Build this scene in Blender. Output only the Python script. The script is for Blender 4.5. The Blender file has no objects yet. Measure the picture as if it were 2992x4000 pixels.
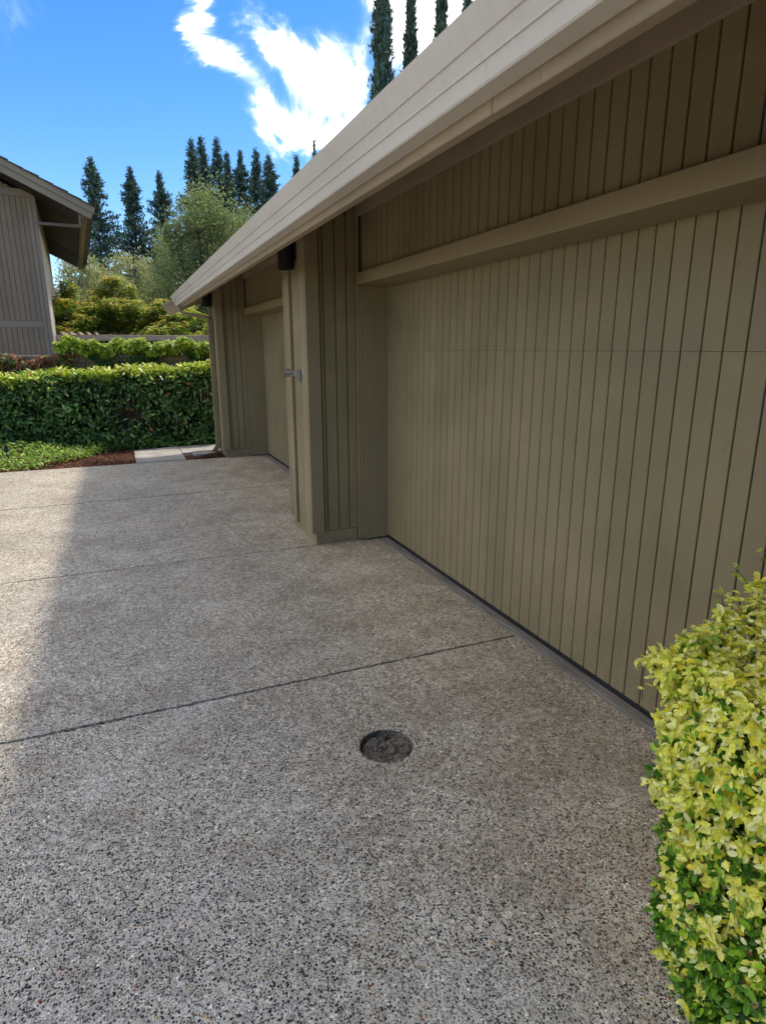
import bpy, bmesh, math, random
import numpy as np
from mathutils import Vector, Matrix
from mathutils.geometry import tessellate_polygon

random.seed(7)
RNG = np.random.default_rng(11)
S = bpy.context.scene
COL = S.collection

# ------------------------------------------------------------------ camera
def make_camera():
    yaw, pitch, roll = 0.39524, 0.2584, -0.001
    f = Vector((math.sin(yaw)*math.cos(pitch), math.cos(yaw)*math.cos(pitch), -math.sin(pitch)))
    r = Vector((math.cos(yaw), -math.sin(yaw), 0)); u = r.cross(f)
    r2 = r*math.cos(roll)+u*math.sin(roll); u2 = -r*math.sin(roll)+u*math.cos(roll)
    cd = bpy.data.cameras.new('camera'); co = bpy.data.objects.new('camera', cd); COL.objects.link(co)
    cd.sensor_fit = 'VERTICAL'; cd.sensor_height = 36.0; cd.lens = 36.0*2412.4/4000
    cd.clip_start = 0.05; cd.clip_end = 3000
    M = Matrix((( r2.x, u2.x, -f.x, 0), (r2.y, u2.y, -f.y, 0), (r2.z, u2.z, -f.z, 1.65), (0,0,0,1)))
    co.matrix_world = M
    S.camera = co
make_camera()

# ------------------------------------------------------------------ light
SUN = Vector((1.0, 0.36, 1.665)).normalized()
ELEV = math.asin(SUN.z); AZ = math.atan2(SUN.x, SUN.y)
SKY_STRENGTH = 0.15
SUN_STRENGTH = 1.75
S.view_settings.view_transform = 'Standard'
S.view_settings.look = 'None'
S.view_settings.exposure = 1.0
S.view_settings.gamma = 1.0
S.view_settings.use_curve_mapping = False

def nd(nt, kind, loc=(0,0), **kw):
    n = nt.nodes.new(kind)
    for k, v in kw.items():
        if k in ('inputs',):
            for a, b in v.items(): n.inputs[a].default_value = b
        else: setattr(n, k, v)
    return n

def math_node(nt, op, a, b=None, c=None, clamp=False):
    n = nt.nodes.new('ShaderNodeMath'); n.operation = op; n.use_clamp = clamp
    for i, v in enumerate((a, b, c)):
        if v is None: continue
        if isinstance(v, (int, float)): n.inputs[i].default_value = v
        else: nt.links.new(v, n.inputs[i])
    return n.outputs[0]

def ramp(nt, fac, stops, interp='LINEAR'):
    n = nt.nodes.new('ShaderNodeValToRGB'); n.color_ramp.interpolation = interp
    e = n.color_ramp.elements
    while len(e) > 1: e.remove(e[-1])
    e[0].position = stops[0][0]; c = stops[0][1]; e[0].color = (*c, 1) if len(c) == 3 else c
    for p, c in stops[1:]:
        x = e.new(p); x.color = (*c, 1) if len(c) == 3 else c
    if fac is not None: nt.links.new(fac, n.inputs[0])
    return n.outputs[0]

def mixc(nt, fac, a, b, mode='MIX'):
    n = nt.nodes.new('ShaderNodeMix'); n.data_type = 'RGBA'; n.blend_type = mode
    for i, v in ((0, fac), (6, a), (7, b)):
        if v is None: continue
        if isinstance(v, (int, float)): n.inputs[i].default_value = v
        elif isinstance(v, tuple): n.inputs[i].default_value = (*v, 1) if len(v) == 3 else v
        else: nt.links.new(v, n.inputs[i])
    return n.outputs[2]

def make_world():
    w = bpy.data.worlds.new('World'); S.world = w; w.use_nodes = True
    nt = w.node_tree; nt.nodes.clear(); L = nt.links.new
    out = nd(nt, 'ShaderNodeOutputWorld'); bg = nd(nt, 'ShaderNodeBackground')
    bg.inputs[1].default_value = SKY_STRENGTH
    sky = nd(nt, 'ShaderNodeTexSky'); sky.sky_type = 'NISHITA'; sky.sun_disc = False
    sky.sun_elevation = ELEV; sky.sun_rotation = AZ
    sky.altitude = 100; sky.air_density = 1.0; sky.dust_density = 0.1; sky.ozone_density = 2.2
    tc = nd(nt, 'ShaderNodeTexCoord'); d = tc.outputs['Generated']
    # directions are warped by noise so that every cloud edge frays into wisps
    wn = nd(nt, 'ShaderNodeTexNoise')
    for k, v in (('Scale', 8.5), ('Detail', 8.0), ('Roughness', .62), ('Distortion', .9)): wn.inputs[k].default_value = v
    L(d, wn.inputs['Vector'])
    w1 = nd(nt, 'ShaderNodeVectorMath', operation='SUBTRACT'); L(wn.outputs['Color'], w1.inputs[0]); w1.inputs[1].default_value = (.5, .5, .5)
    w2 = nd(nt, 'ShaderNodeVectorMath', operation='MULTIPLY_ADD'); L(w1.outputs[0], w2.inputs[0]); w2.inputs[1].default_value = (.17, .17, .15); L(d, w2.inputs[2])
    dw = w2.outputs[0]
    def blob(az, el, rad, wt, vec):
        a, e = math.radians(az), math.radians(el)
        c = (math.sin(a)*math.cos(e), math.cos(a)*math.cos(e), math.sin(e))
        sub = nd(nt, 'ShaderNodeVectorMath', operation='SUBTRACT'); L(vec, sub.inputs[0]); sub.inputs[1].default_value = c
        ln = nd(nt, 'ShaderNodeVectorMath', operation='LENGTH'); L(sub.outputs[0], ln.inputs[0])
        q = math_node(nt, 'DIVIDE', ln.outputs['Value'], math.radians(rad))
        g = math_node(nt, 'EXPONENT', math_node(nt, 'MULTIPLY', math_node(nt, 'MULTIPLY', q, q), -1.0))
        return math_node(nt, 'MULTIPLY', g, wt)
    tot = None
    for az, el, rad, wt in CLOUDS:
        g = blob(az, el, rad, wt, dw)
        tot = g if tot is None else math_node(nt, 'ADD', tot, g)
    # broken cloud over the rest of the sky, with the clear stretch above the house on the left
    n0 = nd(nt, 'ShaderNodeTexNoise')
    for k, v in (('Scale', 1.6), ('Detail', 7.0), ('Roughness', .56), ('Distortion', .5)): n0.inputs[k].default_value = v
    sc_ = nd(nt, 'ShaderNodeMapping'); sc_.inputs['Scale'].default_value = (1, 1, 1.6); L(dw, sc_.inputs[0]); L(sc_.outputs[0], n0.inputs['Vector'])
    far = math_node(nt, 'MULTIPLY', math_node(nt, 'SUBTRACT', n0.outputs[0], CLOUD_T), 5.5)
    far = math_node(nt, 'SUBTRACT', far, blob(4, 14, 24, 4.0, d))
    far = math_node(nt, 'SUBTRACT', far, blob(175, 22, 38, 1.6, d))  # unseen clear patch behind the camera, added to dim light on near faces
    far = math_node(nt, 'MAXIMUM', far, 0.0)
    tot = math_node(nt, 'ADD', tot, far)
    fr = nd(nt, 'ShaderNodeTexNoise')
    for k, v in (('Scale', 16.0), ('Detail', 8.0), ('Roughness', .62), ('Distortion', 1.2)): fr.inputs[k].default_value = v
    L(dw, fr.inputs['Vector'])
    tot = math_node(nt, 'MULTIPLY', tot, math_node(nt, 'ADD', math_node(nt, 'MULTIPLY', fr.outputs[0], 1.9), .10))
    mr = nd(nt, 'ShaderNodeMapRange'); mr.interpolation_type = 'SMOOTHSTEP'; mr.clamp = True
    L(tot, mr.inputs[0]); mr.inputs[1].default_value = 0.04; mr.inputs[2].default_value = .98
    cloudcol = ramp(nt, mr.outputs[0], [(0, (5.0, 5.8, 7.4)), (.5, (7.8, 7.9, 8.0)), (1, (10.9, 10.2, 9.2))])
    hs = nd(nt, 'ShaderNodeHueSaturation'); L(sky.outputs[0], hs.inputs['Color'])
    hs.inputs['Hue'].default_value = .508; hs.inputs['Saturation'].default_value = SKY_SAT; hs.inputs['Value'].default_value = SKY_VAL
    L(mixc(nt, mr.outputs[0], hs.outputs[0], cloudcol), bg.inputs[0])
    L(bg.outputs[0], out.inputs[0])
    sd = bpy.data.lights.new('sun', 'SUN'); sd.energy = SUN_STRENGTH; sd.angle = math.radians(3.6); sd.color = (1.0, .95, .87)
    so = bpy.data.objects.new('sun', sd); COL.objects.link(so)
    so.rotation_euler = (-SUN).to_track_quat('-Z', 'Y').to_euler()
    so.location = (20, 8, 40)
SKY_SAT, SKY_VAL = 1.36, .76
CLOUD_T = .42
CLOUDS = [(8.2, 23.6, .9, .8), (9.2, 22.6, 1.1, .9), (10.2, 21.6, 1.1, .9), (11.2, 20.8, 1.0, .8), (12.4, 20.2, .9, .5), (14.2, 22.6, 1.1, .5), (15.2, 22.4, 1.3, .7), (16.6, 21.6, 1.5, .8), (17.9, 20.6, 1.6, 1.0), (18.4, 18.8, 1.4, 1.0),
          (12.9, 18.4, 1.0, .8), (13.7, 17.2, 1.3, 1.0), (15.0, 16.3, 1.3, 1.0), (16.4, 16.2, 1.3, 1.0), (17.9, 16.6, 1.2, .9), (13.2, 23.8, 1.0, .25), (20.2, 22.6, 1.0, .35), (21.9, 25.6, 1.3, 1.0), (24.5, 24.4, 1.9, 1.1), (23.0, 21.8, 1.2, .5), (22.3, 17.6, .8, .6), (28.0, 24.0, 3.2, 1.1), (-4.3, 21.4, 1.5, .20), (33, 22, 6, 1.0), (40, 30, 9, 1.0)]
make_world()

# ------------------------------------------------------------------ tags and links
def tag(o, label=None, cat=None, group=None, kind=None):
    if label: o['label'] = label
    if cat: o['category'] = cat
    if group: o['group'] = group
    if kind: o['kind'] = kind
    return o
def empty(name, loc=(0,0,0), rz=0.0, parent=None):
    o = bpy.data.objects.new(name, None); COL.objects.link(o)
    o.location = loc; o.rotation_euler = (0, 0, rz); o.empty_display_size = .1
    if parent: o.parent = parent
    return o
def link(name, me, mat=None, parent=None, loc=(0,0,0)):
    o = bpy.data.objects.new(name, me); COL.objects.link(o)
    if mat is not None and len(me.materials) == 0: me.materials.append(mat)
    if parent: o.parent = parent
    o.location = loc
    return o
def copy_tree(o, parent=None):
    c = o.copy(); COL.objects.link(c); c.parent = parent
    for ch in o.children: copy_tree(ch, c)
    return c

class MB:
    """collects simple solids, becomes one mesh"""
    def __init__(self): self.v = []; self.f = []
    def add(self, vs, fs):
        b = len(self.v); self.v += [tuple(x) for x in vs]; self.f += [tuple(b+i for i in f) for f in fs]; return self
    def box(self, x0, x1, y0, y1, z0, z1):
        return self.add([(x0,y0,z0),(x1,y0,z0),(x1,y1,z0),(x0,y1,z0),(x0,y0,z1),(x1,y0,z1),(x1,y1,z1),(x0,y1,z1)],
                 [(0,3,2,1),(4,5,6,7),(0,1,5,4),(1,2,6,5),(2,3,7,6),(3,0,4,7)])
    def extr(self, prof, axis, a0, a1):
        """prof: 2-D polygon; axis 'y' -> prof is (x,z); 'x' -> (y,z); 'z' -> (x,y)"""
        n = len(prof)
        P = {'y': lambda p, t: (p[0], t, p[1]), 'x': lambda p, t: (t, p[0], p[1]), 'z': lambda p, t: (p[0], p[1], t)}[axis]
        vs = [P(p, a0) for p in prof] + [P(p, a1) for p in prof]
        fs = [(i, (i+1) % n, n+(i+1) % n, n+i) for i in range(n)]
        fs += [tuple(range(n-1, -1, -1)), tuple(range(n, 2*n))]
        return self.add(vs, fs)
    def tube(self, pts, rad, seg=6, cap=True):
        rings = []
        pts = [Vector(p) for p in pts]
        rad = rad if hasattr(rad, '__len__') else [rad]*len(pts)
        vs = []
        for i, p in enumerate(pts):
            t = (pts[min(i+1, len(pts)-1)]-pts[max(i-1, 0)]).normalized()
            a = Vector((0, 0, 1)) if abs(t.z) < .95 else Vector((1, 0, 0))
            u = t.cross(a).normalized(); w = t.cross(u)
            for k in range(seg):
                an = 2*math.pi*k/seg
                vs.append(p+(u*math.cos(an)+w*math.sin(an))*rad[i])
        fs = []
        for i in range(len(pts)-1):
            for k in range(seg):
                k2 = (k+1) % seg
                fs.append((i*seg+k, i*seg+k2, (i+1)*seg+k2, (i+1)*seg+k))
        if cap:
            fs.append(tuple(range(seg-1, -1, -1))); fs.append(tuple((len(pts)-1)*seg+k for k in range(seg)))
        return self.add(vs, fs)
    def mesh(self, name, bevel=0.0, smooth=False, fix=True):
        me = bpy.data.meshes.new(name); me.from_pydata(self.v, [], self.f)
        bm = bmesh.new(); bm.from_mesh(me)
        if fix: bmesh.ops.recalc_face_normals(bm, faces=bm.faces)
        if bevel > 0:
            es = [e for e in bm.edges if len(e.link_faces) == 2 and e.calc_face_angle(0) > .5]
            bmesh.ops.bevel(bm, geom=es, offset=bevel, segments=1, profile=.6, affect='EDGES', clamp_overlap=True)
        bm.to_mesh(me); bm.free()
        if smooth:
            me.polygons.foreach_set('use_smooth', [True]*len(me.polygons))
        me.update(); return me
    def build(self, name, mat, parent=None, bevel=0.0, smooth=False):
        return link(name, self.mesh(name, bevel, smooth), mat, parent)

# ------------------------------------------------------------------ materials
def base_mat(name, rough=.6, spec=.3):
    m = bpy.data.materials.new(name); m.use_nodes = True
    nt = m.node_tree; b = nt.nodes['Principled BSDF']
    b.inputs['Roughness'].default_value = rough; b.inputs['Specular IOR Level'].default_value = spec
    return m, nt, b
def noise(nt, scale, detail=4, rough=.55, vec=None, dist=0.0):
    n = nt.nodes.new('ShaderNodeTexNoise'); n.inputs['Scale'].default_value = scale
    n.inputs['Detail'].default_value = detail; n.inputs['Roughness'].default_value = rough; n.inputs['Distortion'].default_value = dist
    if vec is not None: nt.links.new(vec, n.inputs['Vector'])
    return n.outputs[0]
def wpos(nt):
    return nt.nodes.new('ShaderNodeNewGeometry').outputs['Position']
def scaled(nt, vec, s):
    m = nt.nodes.new('ShaderNodeMapping'); m.inputs['Scale'].default_value = s; nt.links.new(vec, m.inputs[0]); return m.outputs[0]
def bump(nt, b, h, strength, dist):
    n = nt.nodes.new('ShaderNodeBump'); n.inputs['Strength'].default_value = strength; n.inputs['Distance'].default_value = dist
    nt.links.new(h, n.inputs['Height']); nt.links.new(n.outputs[0], b.inputs['Normal']); return n

def paint(name, col, rough=.55, var=.12, dirt=.25, grain=True):
    """painted wood siding: faint vertical grain, uneven fading, knots and small scuffs"""
    m, nt, b = base_mat(name, rough, .35)
    P = wpos(nt)
    g = noise(nt, 3.0, 5, .6, scaled(nt, P, (14, 14, .9)))
    big = noise(nt, 1.3, 4, .6, P)
    fine = noise(nt, 90, 3, .6, P)
    dk = tuple(c*(1-var*2.0) for c in col); lt = tuple(min(1, c*(1+var)) for c in col)
    c1 = ramp(nt, big, [(.3, dk), (.7, lt)])
    c2 = mixc(nt, math_node(nt, 'MULTIPLY', math_node(nt, 'SUBTRACT', g, .35, clamp=True), .55), c1, tuple(c*.72 for c in col))
    sc = ramp(nt, noise(nt, 26, 2, .5, scaled(nt, P, (1, 1, .35))), [(.0, (0,0,0)), (.735, (0,0,0)), (.77, (1,1,1))])
    c3 = mixc(nt, math_node(nt, 'MULTIPLY', sc, dirt), c2, tuple(c*.35 for c in col))
    sz = nt.nodes.new('ShaderNodeSeparateXYZ'); nt.links.new(P, sz.inputs[0])
    lowz = nt.nodes.new('ShaderNodeMapRange'); nt.links.new(sz.outputs[2], lowz.inputs[0]); lowz.inputs[1].default_value = .42; lowz.inputs[2].default_value = .0
    spl = math_node(nt, 'MULTIPLY', math_node(nt, 'MULTIPLY', lowz.outputs[0], ramp(nt, noise(nt, 34, 5, .7, P), [(.42, (0,0,0)), (.66, (1,1,1))])), .55)
    c3 = mixc(nt, spl, c3, (.14, .105, .07))
    run = ramp(nt, noise(nt, 5, 4, .6, scaled(nt, P, (7, 7, .35))), [(.56, (0,0,0)), (.74, (1,1,1))])
    c3 = mixc(nt, math_node(nt, 'MULTIPLY', run, .16), c3, tuple(c*.5 for c in col))
    oi = nt.nodes.new('ShaderNodeObjectInfo')
    v = math_node(nt, 'ADD', math_node(nt, 'MULTIPLY', oi.outputs['Random'], .08), .96)
    hs = nt.nodes.new('ShaderNodeHueSaturation'); nt.links.new(c3, hs.inputs['Color']); nt.links.new(v, hs.inputs['Value'])
    nt.links.new(hs.outputs[0], b.inputs['Base Color'])
    nt.links.new(ramp(nt, big, [(.3, (rough-.1,)*3), (.7, (rough+.15,)*3)]), b.inputs['Roughness'])
    hsum = math_node(nt, 'ADD', math_node(nt, 'MULTIPLY', g, .8), math_node(nt, 'MULTIPLY', fine, .35))
    bump(nt, b, hsum, .35, .0018)
    return m

def plain(name, col, rough=.5, var=.1, scale=8, metallic=0.0, bstr=.15, bscale=60, bdist=.002):
    m, nt, b = base_mat(name, rough)
    P = wpos(nt)
    c = ramp(nt, noise(nt, scale, 5, .6, P), [(.3, tuple(x*(1-var) for x in col)), (.7, tuple(min(1, x*(1+var)) for x in col))])
    nt.links.new(c, b.inputs['Base Color']); b.inputs['Metallic'].default_value = metallic
    bump(nt, b, noise(nt, bscale, 4, .6, P), bstr, bdist)
    return m

def aggregate():
    """exposed aggregate concrete: pebbles of a few millimetres in grey cement"""
    m, nt, b = base_mat('exposed_aggregate', .75, .25)
    P = wpos(nt); L = nt.links.new
    warp = nt.nodes.new('ShaderNodeTexNoise'); warp.inputs['Scale'].default_value = 60; warp.inputs['Detail'].default_value = 1; L(P, warp.inputs[0])
    vm = nd(nt, 'ShaderNodeVectorMath', operation='MULTIPLY_ADD'); L(warp.outputs['Color'], vm.inputs[0]); vm.inputs[1].default_value = (.010,)*3; L(P, vm.inputs[2])
    def vor(scale):
        v = nt.nodes.new('ShaderNodeTexVoronoi'); v.feature = 'F1'; v.inputs['Scale'].default_value = scale; v.inputs['Randomness'].default_value = .95
        L(vm.outputs[0], v.inputs['Vector']); return v
    v1, v2 = vor(124), vor(240)
    def sep(c):
        s = nt.nodes.new('ShaderNodeSeparateColor'); L(c, s.inputs[0]); return s.outputs
    s1, s2 = sep(v1.outputs['Color']), sep(v2.outputs['Color'])
    peb = [(0, (.020, .018, .017)), (.16, (.042, .037, .033)), (.30, (.075, .064, .054)), (.40, (.14, .115, .088)), (.48, (.24, .195, .14)),
           (.60, (.36, .32, .255)), (.74, (.48, .44, .37)), (.88, (.66, .61, .52)), (.945, (.24, .085, .04)), (.962, (.44, .26, .10)), (.978, (.80, .77, .70))]
    c1 = ramp(nt, s1[0], peb, 'CONSTANT'); c2 = ramp(nt, s2[0], peb, 'CONSTANT')
    cem = ramp(nt, noise(nt, 240, 3, .6, P), [(.3, (.34, .32, .285)), (.7, (.56, .53, .47))])
    # large pebble where cell says so, small pebbles in between, cement elsewhere
    d1 = math_node(nt, 'LESS_THAN', v1.outputs['Distance'], math_node(nt, 'ADD', math_node(nt, 'MULTIPLY', s1[1], .30), .30))
    d2 = math_node(nt, 'LESS_THAN', v2.outputs['Distance'], math_node(nt, 'ADD', math_node(nt, 'MULTIPLY', s2[1], .30), .24))
    col = mixc(nt, d2, cem, c2); col = mixc(nt, d1, col, c1)
    # wear: broad grey bloom, brown stains that gather towards the doors, along joints and in blotches
    big = noise(nt, .75, 5, .62, P); mid = noise(nt, 3.2, 5, .62, P)
    sx = nt.nodes.new('ShaderNodeSeparateXYZ'); L(P, sx.inputs[0])
    nearwall = nt.nodes.new('ShaderNodeMapRange'); L(sx.outputs[0], nearwall.inputs[0]); nearwall.inputs[1].default_value = .2; nearwall.inputs[2].default_value = 2.0
    st = math_node(nt, 'MULTIPLY', ramp(nt, math_node(nt, 'ADD', math_node(nt, 'MULTIPLY', nearwall.outputs[0], .16), mid), [(.50, (0,0,0)), (.68, (1,1,1))]), .48)
    col = mixc(nt, st, col, mixc(nt, .70, col, (.17, .125, .08)))
    bl = math_node(nt, 'MULTIPLY', ramp(nt, noise(nt, 2.1, 6, .66, scaled(nt, P, (1, 1.4, 1)), .4), [(.53, (0,0,0)), (.68, (1,1,1))]), .42)
    col = mixc(nt, bl, col, mixc(nt, .6, col, (.58, .57, .555)))
    col = mixc(nt, 1.0, col, ramp(nt, big, [(.3, (.80, .79, .78)), (.7, (1.12, 1.10, 1.06))]), 'MULTIPLY')
    v3 = nt.nodes.new('ShaderNodeTexVoronoi'); v3.feature = 'F1'; v3.inputs['Scale'].default_value = 46; L(vm.outputs[0], v3.inputs['Vector'])
    col = mixc(nt, 1.0, col, ramp(nt, sep(v3.outputs['Color'])[0], [(0, (.84, .83, .82)), (.5, (1.05, 1.04, 1.02)), (1, (1.25, 1.23, 1.20))]), 'MULTIPLY')
    col = mixc(nt, 1.0, col, (1.29, 1.22, 1.085), 'MULTIPLY')
    L(col, b.inputs['Base Color'])
    h1 = math_node(nt, 'SUBTRACT', .55, v1.outputs['Distance'], clamp=True)
    h2 = math_node(nt, 'SUBTRACT', .45, v2.outputs['Distance'], clamp=True)
    bump(nt, b, math_node(nt, 'ADD', h1, math_node(nt, 'MULTIPLY', h2, .5)), .9, .006)
    return m

def leafmat(name, rough=.45, trans=.35, spec=.4):
    m, nt, b = base_mat(name, rough, spec)
    at = nt.nodes.new('ShaderNodeAttribute'); at.attribute_name = 'tint'
    P = wpos(nt)
    c = mixc(nt, 1.0, at.outputs['Color'], ramp(nt, noise(nt, 120, 2, .5, P), [(.3, (.8, .82, .8)), (.7, (1.15, 1.12, 1.1))]), 'MULTIPLY')
    nt.links.new(c, b.inputs['Base Color'])
    tr = nt.nodes.new('ShaderNodeBsdfTranslucent'); nt.links.new(mixc(nt, 1.0, c, (1.15, 1.25, .55), 'MULTIPLY'), tr.inputs['Color'])
    mx = nt.nodes.new('ShaderNodeMixShader'); mx.inputs[0].default_value = trans
    nt.links.new(b.outputs[0], mx.inputs[1]); nt.links.new(tr.outputs[0], mx.inputs[2])
    nt.links.new(mx.outputs[0], nt.nodes['Material Output'].inputs[0])
    return m

M = {}
M['siding'] = paint('tan_siding_paint', (.258, .202, .107), .5)
M['trim'] = paint('tan_trim_paint', (.276, .210, .117), .48, var=.07, dirt=.15)
M['backing'] = paint('groove_shadow_paint', (.08, .06, .038), .8, var=.1)
M['eave'] = paint('eave_paint', (.35, .27, .185), .6, var=.10, dirt=.5)
M['gutter'] = paint('gutter_enamel', (.63, .575, .51), .45, var=.03, dirt=.12)
M['house'] = paint('taupe_siding_paint', (.315, .218, .130), .6, var=.08)
M['house_trim'] = paint('taupe_trim_paint', (.33, .25, .165), .55, var=.06)
M['house_back'] = paint('taupe_groove_paint', (.12, .1, .08), .8)
M['side'] = paint('sunlit_side_paint', (.50, .44, .34), .8, var=.05)  # the side wall's sunlit brightness is put into this lighter colour
M['shingle'] = plain('roof_shingle', (.085, .07, .06), .9, var=.35, scale=20, bstr=.6)
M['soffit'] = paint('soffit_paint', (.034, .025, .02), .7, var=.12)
M['garage_soffit'] = paint('garage_soffit_bounce_paint', (.30, .25, .19), .7, var=.1)  # lightened to bounce light onto the wall panel above the doors
M['black'] = plain('black_metal', (.018, .018, .020), .45, var=.15)
M['rubber'] = plain('rubber_seal', (.012, .012, .013), .6)
M['chrome'] = plain('cast_aluminium', (.62, .63, .65), .28, var=.08, metallic=1.0)
M['agg'] = aggregate()
M['found'] = paint('painted_foundation', (.30, .235, .13), .7, var=.14, dirt=.5)
M['leaf'] = leafmat('leaf')
M['leaf_gloss'] = leafmat('glossy_leaf', .32, .22, .5)
M['needle'] = leafmat('needles', .7, .15, .15)
M['bark'] = plain('bark', (.10, .075, .055), .9, var=.3, scale=12, bstr=.6, bscale=30, bdist=.02)
M['palebark'] = plain('pale_bark', (.24, .205, .17), .9, var=.25, scale=12)
M['fence'] = plain('weathered_fence_wood', (.38, .275, .195), .85, var=.25, scale=9, bstr=.4)
M['pergola'] = plain('weathered_beam_wood', (.50, .35, .225), .8, var=.15, scale=6, bstr=.3)
def strip_mat():
    m, nt, b = base_mat('smooth_cement', .7)
    P = wpos(nt)
    s = noise(nt, 4, 6, .65, scaled(nt, P, (26, .9, 1)))
    c = ramp(nt, s, [(.32, (.07, .058, .046)), (.46, (.20, .175, .14)), (.60, (.29, .265, .225)), (.70, (.55, .53, .49))])
    nt.links.new(c, b.inputs['Base Color']); bump(nt, b, noise(nt, 70, 5, .6, P), .4, .003); return m
M['strip'] = strip_mat()
def pad_mat():
    m, nt, b = base_mat('old_concrete', .85)
    P = wpos(nt)
    c = ramp(nt, noise(nt, 3, 6, .65, P), [(.3, (.30, .26, .21)), (.55, (.44, .39, .32)), (.7, (.52, .47, .40))])
    nt.links.new(c, b.inputs['Base Color']); bump(nt, b, noise(nt, 90, 5, .6, P), .4, .003); return m
M['pad'] = pad_mat()
def soil_mat(name, a, b_, c_, sc=40):
    m, nt, b = base_mat(name, .95, .1)
    P = wpos(nt)
    c = ramp(nt, noise(nt, sc, 6, .7, P), [(.35, a), (.52, b_), (.68, c_)])
    nt.links.new(c, b.inputs['Base Color']); bump(nt, b, noise(nt, sc*1.5, 6, .7, P), .9, .02); return m
M['mulch'] = soil_mat('bark_mulch', (.045, .02, .012), (.13, .055, .032), (.24, .12, .07))
M['soil'] = soil_mat('soil', (.03, .02, .012), (.07, .05, .03), (.12, .09, .06))
M['field'] = soil_mat('dry_ground', (.05, .05, .02), (.09, .085, .04), (.14, .12, .06), 2)

# ------------------------------------------------------------------ boards
_bcache = {}
def board_mesh(w, h, t, mat):
    """vertical board: width along local x, thickness along local -y (front at y=0), foot at z=0, chamfered front edges"""
    k = (round(w, 4), round(h, 4), round(t, 4), mat.name)
    if k in _bcache: return _bcache[k]
    c = min(.0022, t*.3, w*.2)
    mb = MB(); mb.extr([(0, t), (0, c), (c, 0), (w-c, 0), (w, c), (w, t)], 'z', 0, h)
    me = mb.mesh('board'); me.materials.append(mat); _bcache[k] = me
    return me
def board(parent, name, p, direction, w, h, t, mat):
    """direction: 'X-' front faces -X (width runs +Y) ; 'Y-' front faces -Y (width runs +X)"""
    o = bpy.data.objects.new(name, board_mesh(w, h, t, mat)); COL.objects.link(o); o.parent = parent
    if direction == 'Y-': o.location = p
    else:
        o.rotation_euler = (0, 0, -math.pi/2); o.location = (p[0], p[1]+w, p[2])
    return o

# ------------------------------------------------------------------ ground, driveway
def jag(a, b, step, amp):
    """points from a to b (b left out) with small rough offsets"""
    a, b = Vector(a), Vector(b); n = max(1, int((b-a).length/step)); t = (b-a).normalized(); q = Vector((-t.y, t.x))
    return [a+(b-a)*(i/n) + (q*random.gauss(0, amp) if i else q*0) for i in range(n)]
def slab(poly, top, thick, mat, name, parent, hole=None, soft=0.0):
    loops = [[Vector((p[0], p[1], 0)) for p in poly]]
    if hole: loops.append([Vector((p[0], p[1], 0)) for p in hole])
    tris = tessellate_polygon(loops)
    pts = [p for l in loops for p in l]
    n = len(pts)
    vs = [(p.x, p.y, top) for p in pts] + [(p.x, p.y, top-thick) for p in pts]
    fs = [tuple(t) for t in tris]
    b = 0
    for l in loops:
        m = len(l)
        for i in range(m):
            j = (i+1) % m; fs.append((b+i, b+j, n+b+j, n+b+i))
        b += m
    return MB().add(vs, fs).build(name, mat, parent)

g = MB(); g.add([(-900, -900, -.14), (900, -900, -.14), (900, 900, -.14), (-900, 900, -.14)], [(0, 1, 2, 3)])
tag(g.build('ground', M['field']), kind='structure')

drive = empty('driveway'); tag(drive, kind='structure')
bed = MB().add([(-7, -4, -.035), (2.3, -4, -.035), (2.3, 9.85, -.035), (-7, 9.85, -.035)], [(0, 1, 2, 3)]).build('slab_bed', M['soil'], drive)
XS, XE = -6.5, 2.016
DC, DR = Vector((.9015, 2.128)), .1165
def joint_y(x, y0, sl): return y0 + sl*x
J = [(2.786, .009), (4.951, -.003), (7.435, .033), (9.795, .012)]
gap = [.019, .014, .020]
hole = [(DC.x+DR*math.cos(a)*(1+random.gauss(0, .006)), DC.y+DR*math.sin(a)*(1+random.gauss(0, .006))) for a in [2*math.pi*i/72 for i in range(72)]]
lo = (-3.8, 0.0)
for i in range(4):
    hi = J[i]
    g0 = 0 if i == 0 else gap[i-1]/2; g1 = gap[i]/2 if i < 3 else 0
    xs, xe = XS, XE
    a = (xs, joint_y(xs, *lo)+g0); b = (xe, joint_y(xe, *lo)+g0); c = (xe, joint_y(xe, *hi)-g1); d = (xs, joint_y(xs, *hi)-g1)
    amp = .0032
    poly = jag(a, b, .02, amp)+jag(b, c, .05, .0015)+jag(c, d, .02, amp)+jag(d, a, .3, 0)
    slab(poly, 0, .1, M['agg'], 'slab', drive, hole=hole if i == 0 else None)
    lo = hi

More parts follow.
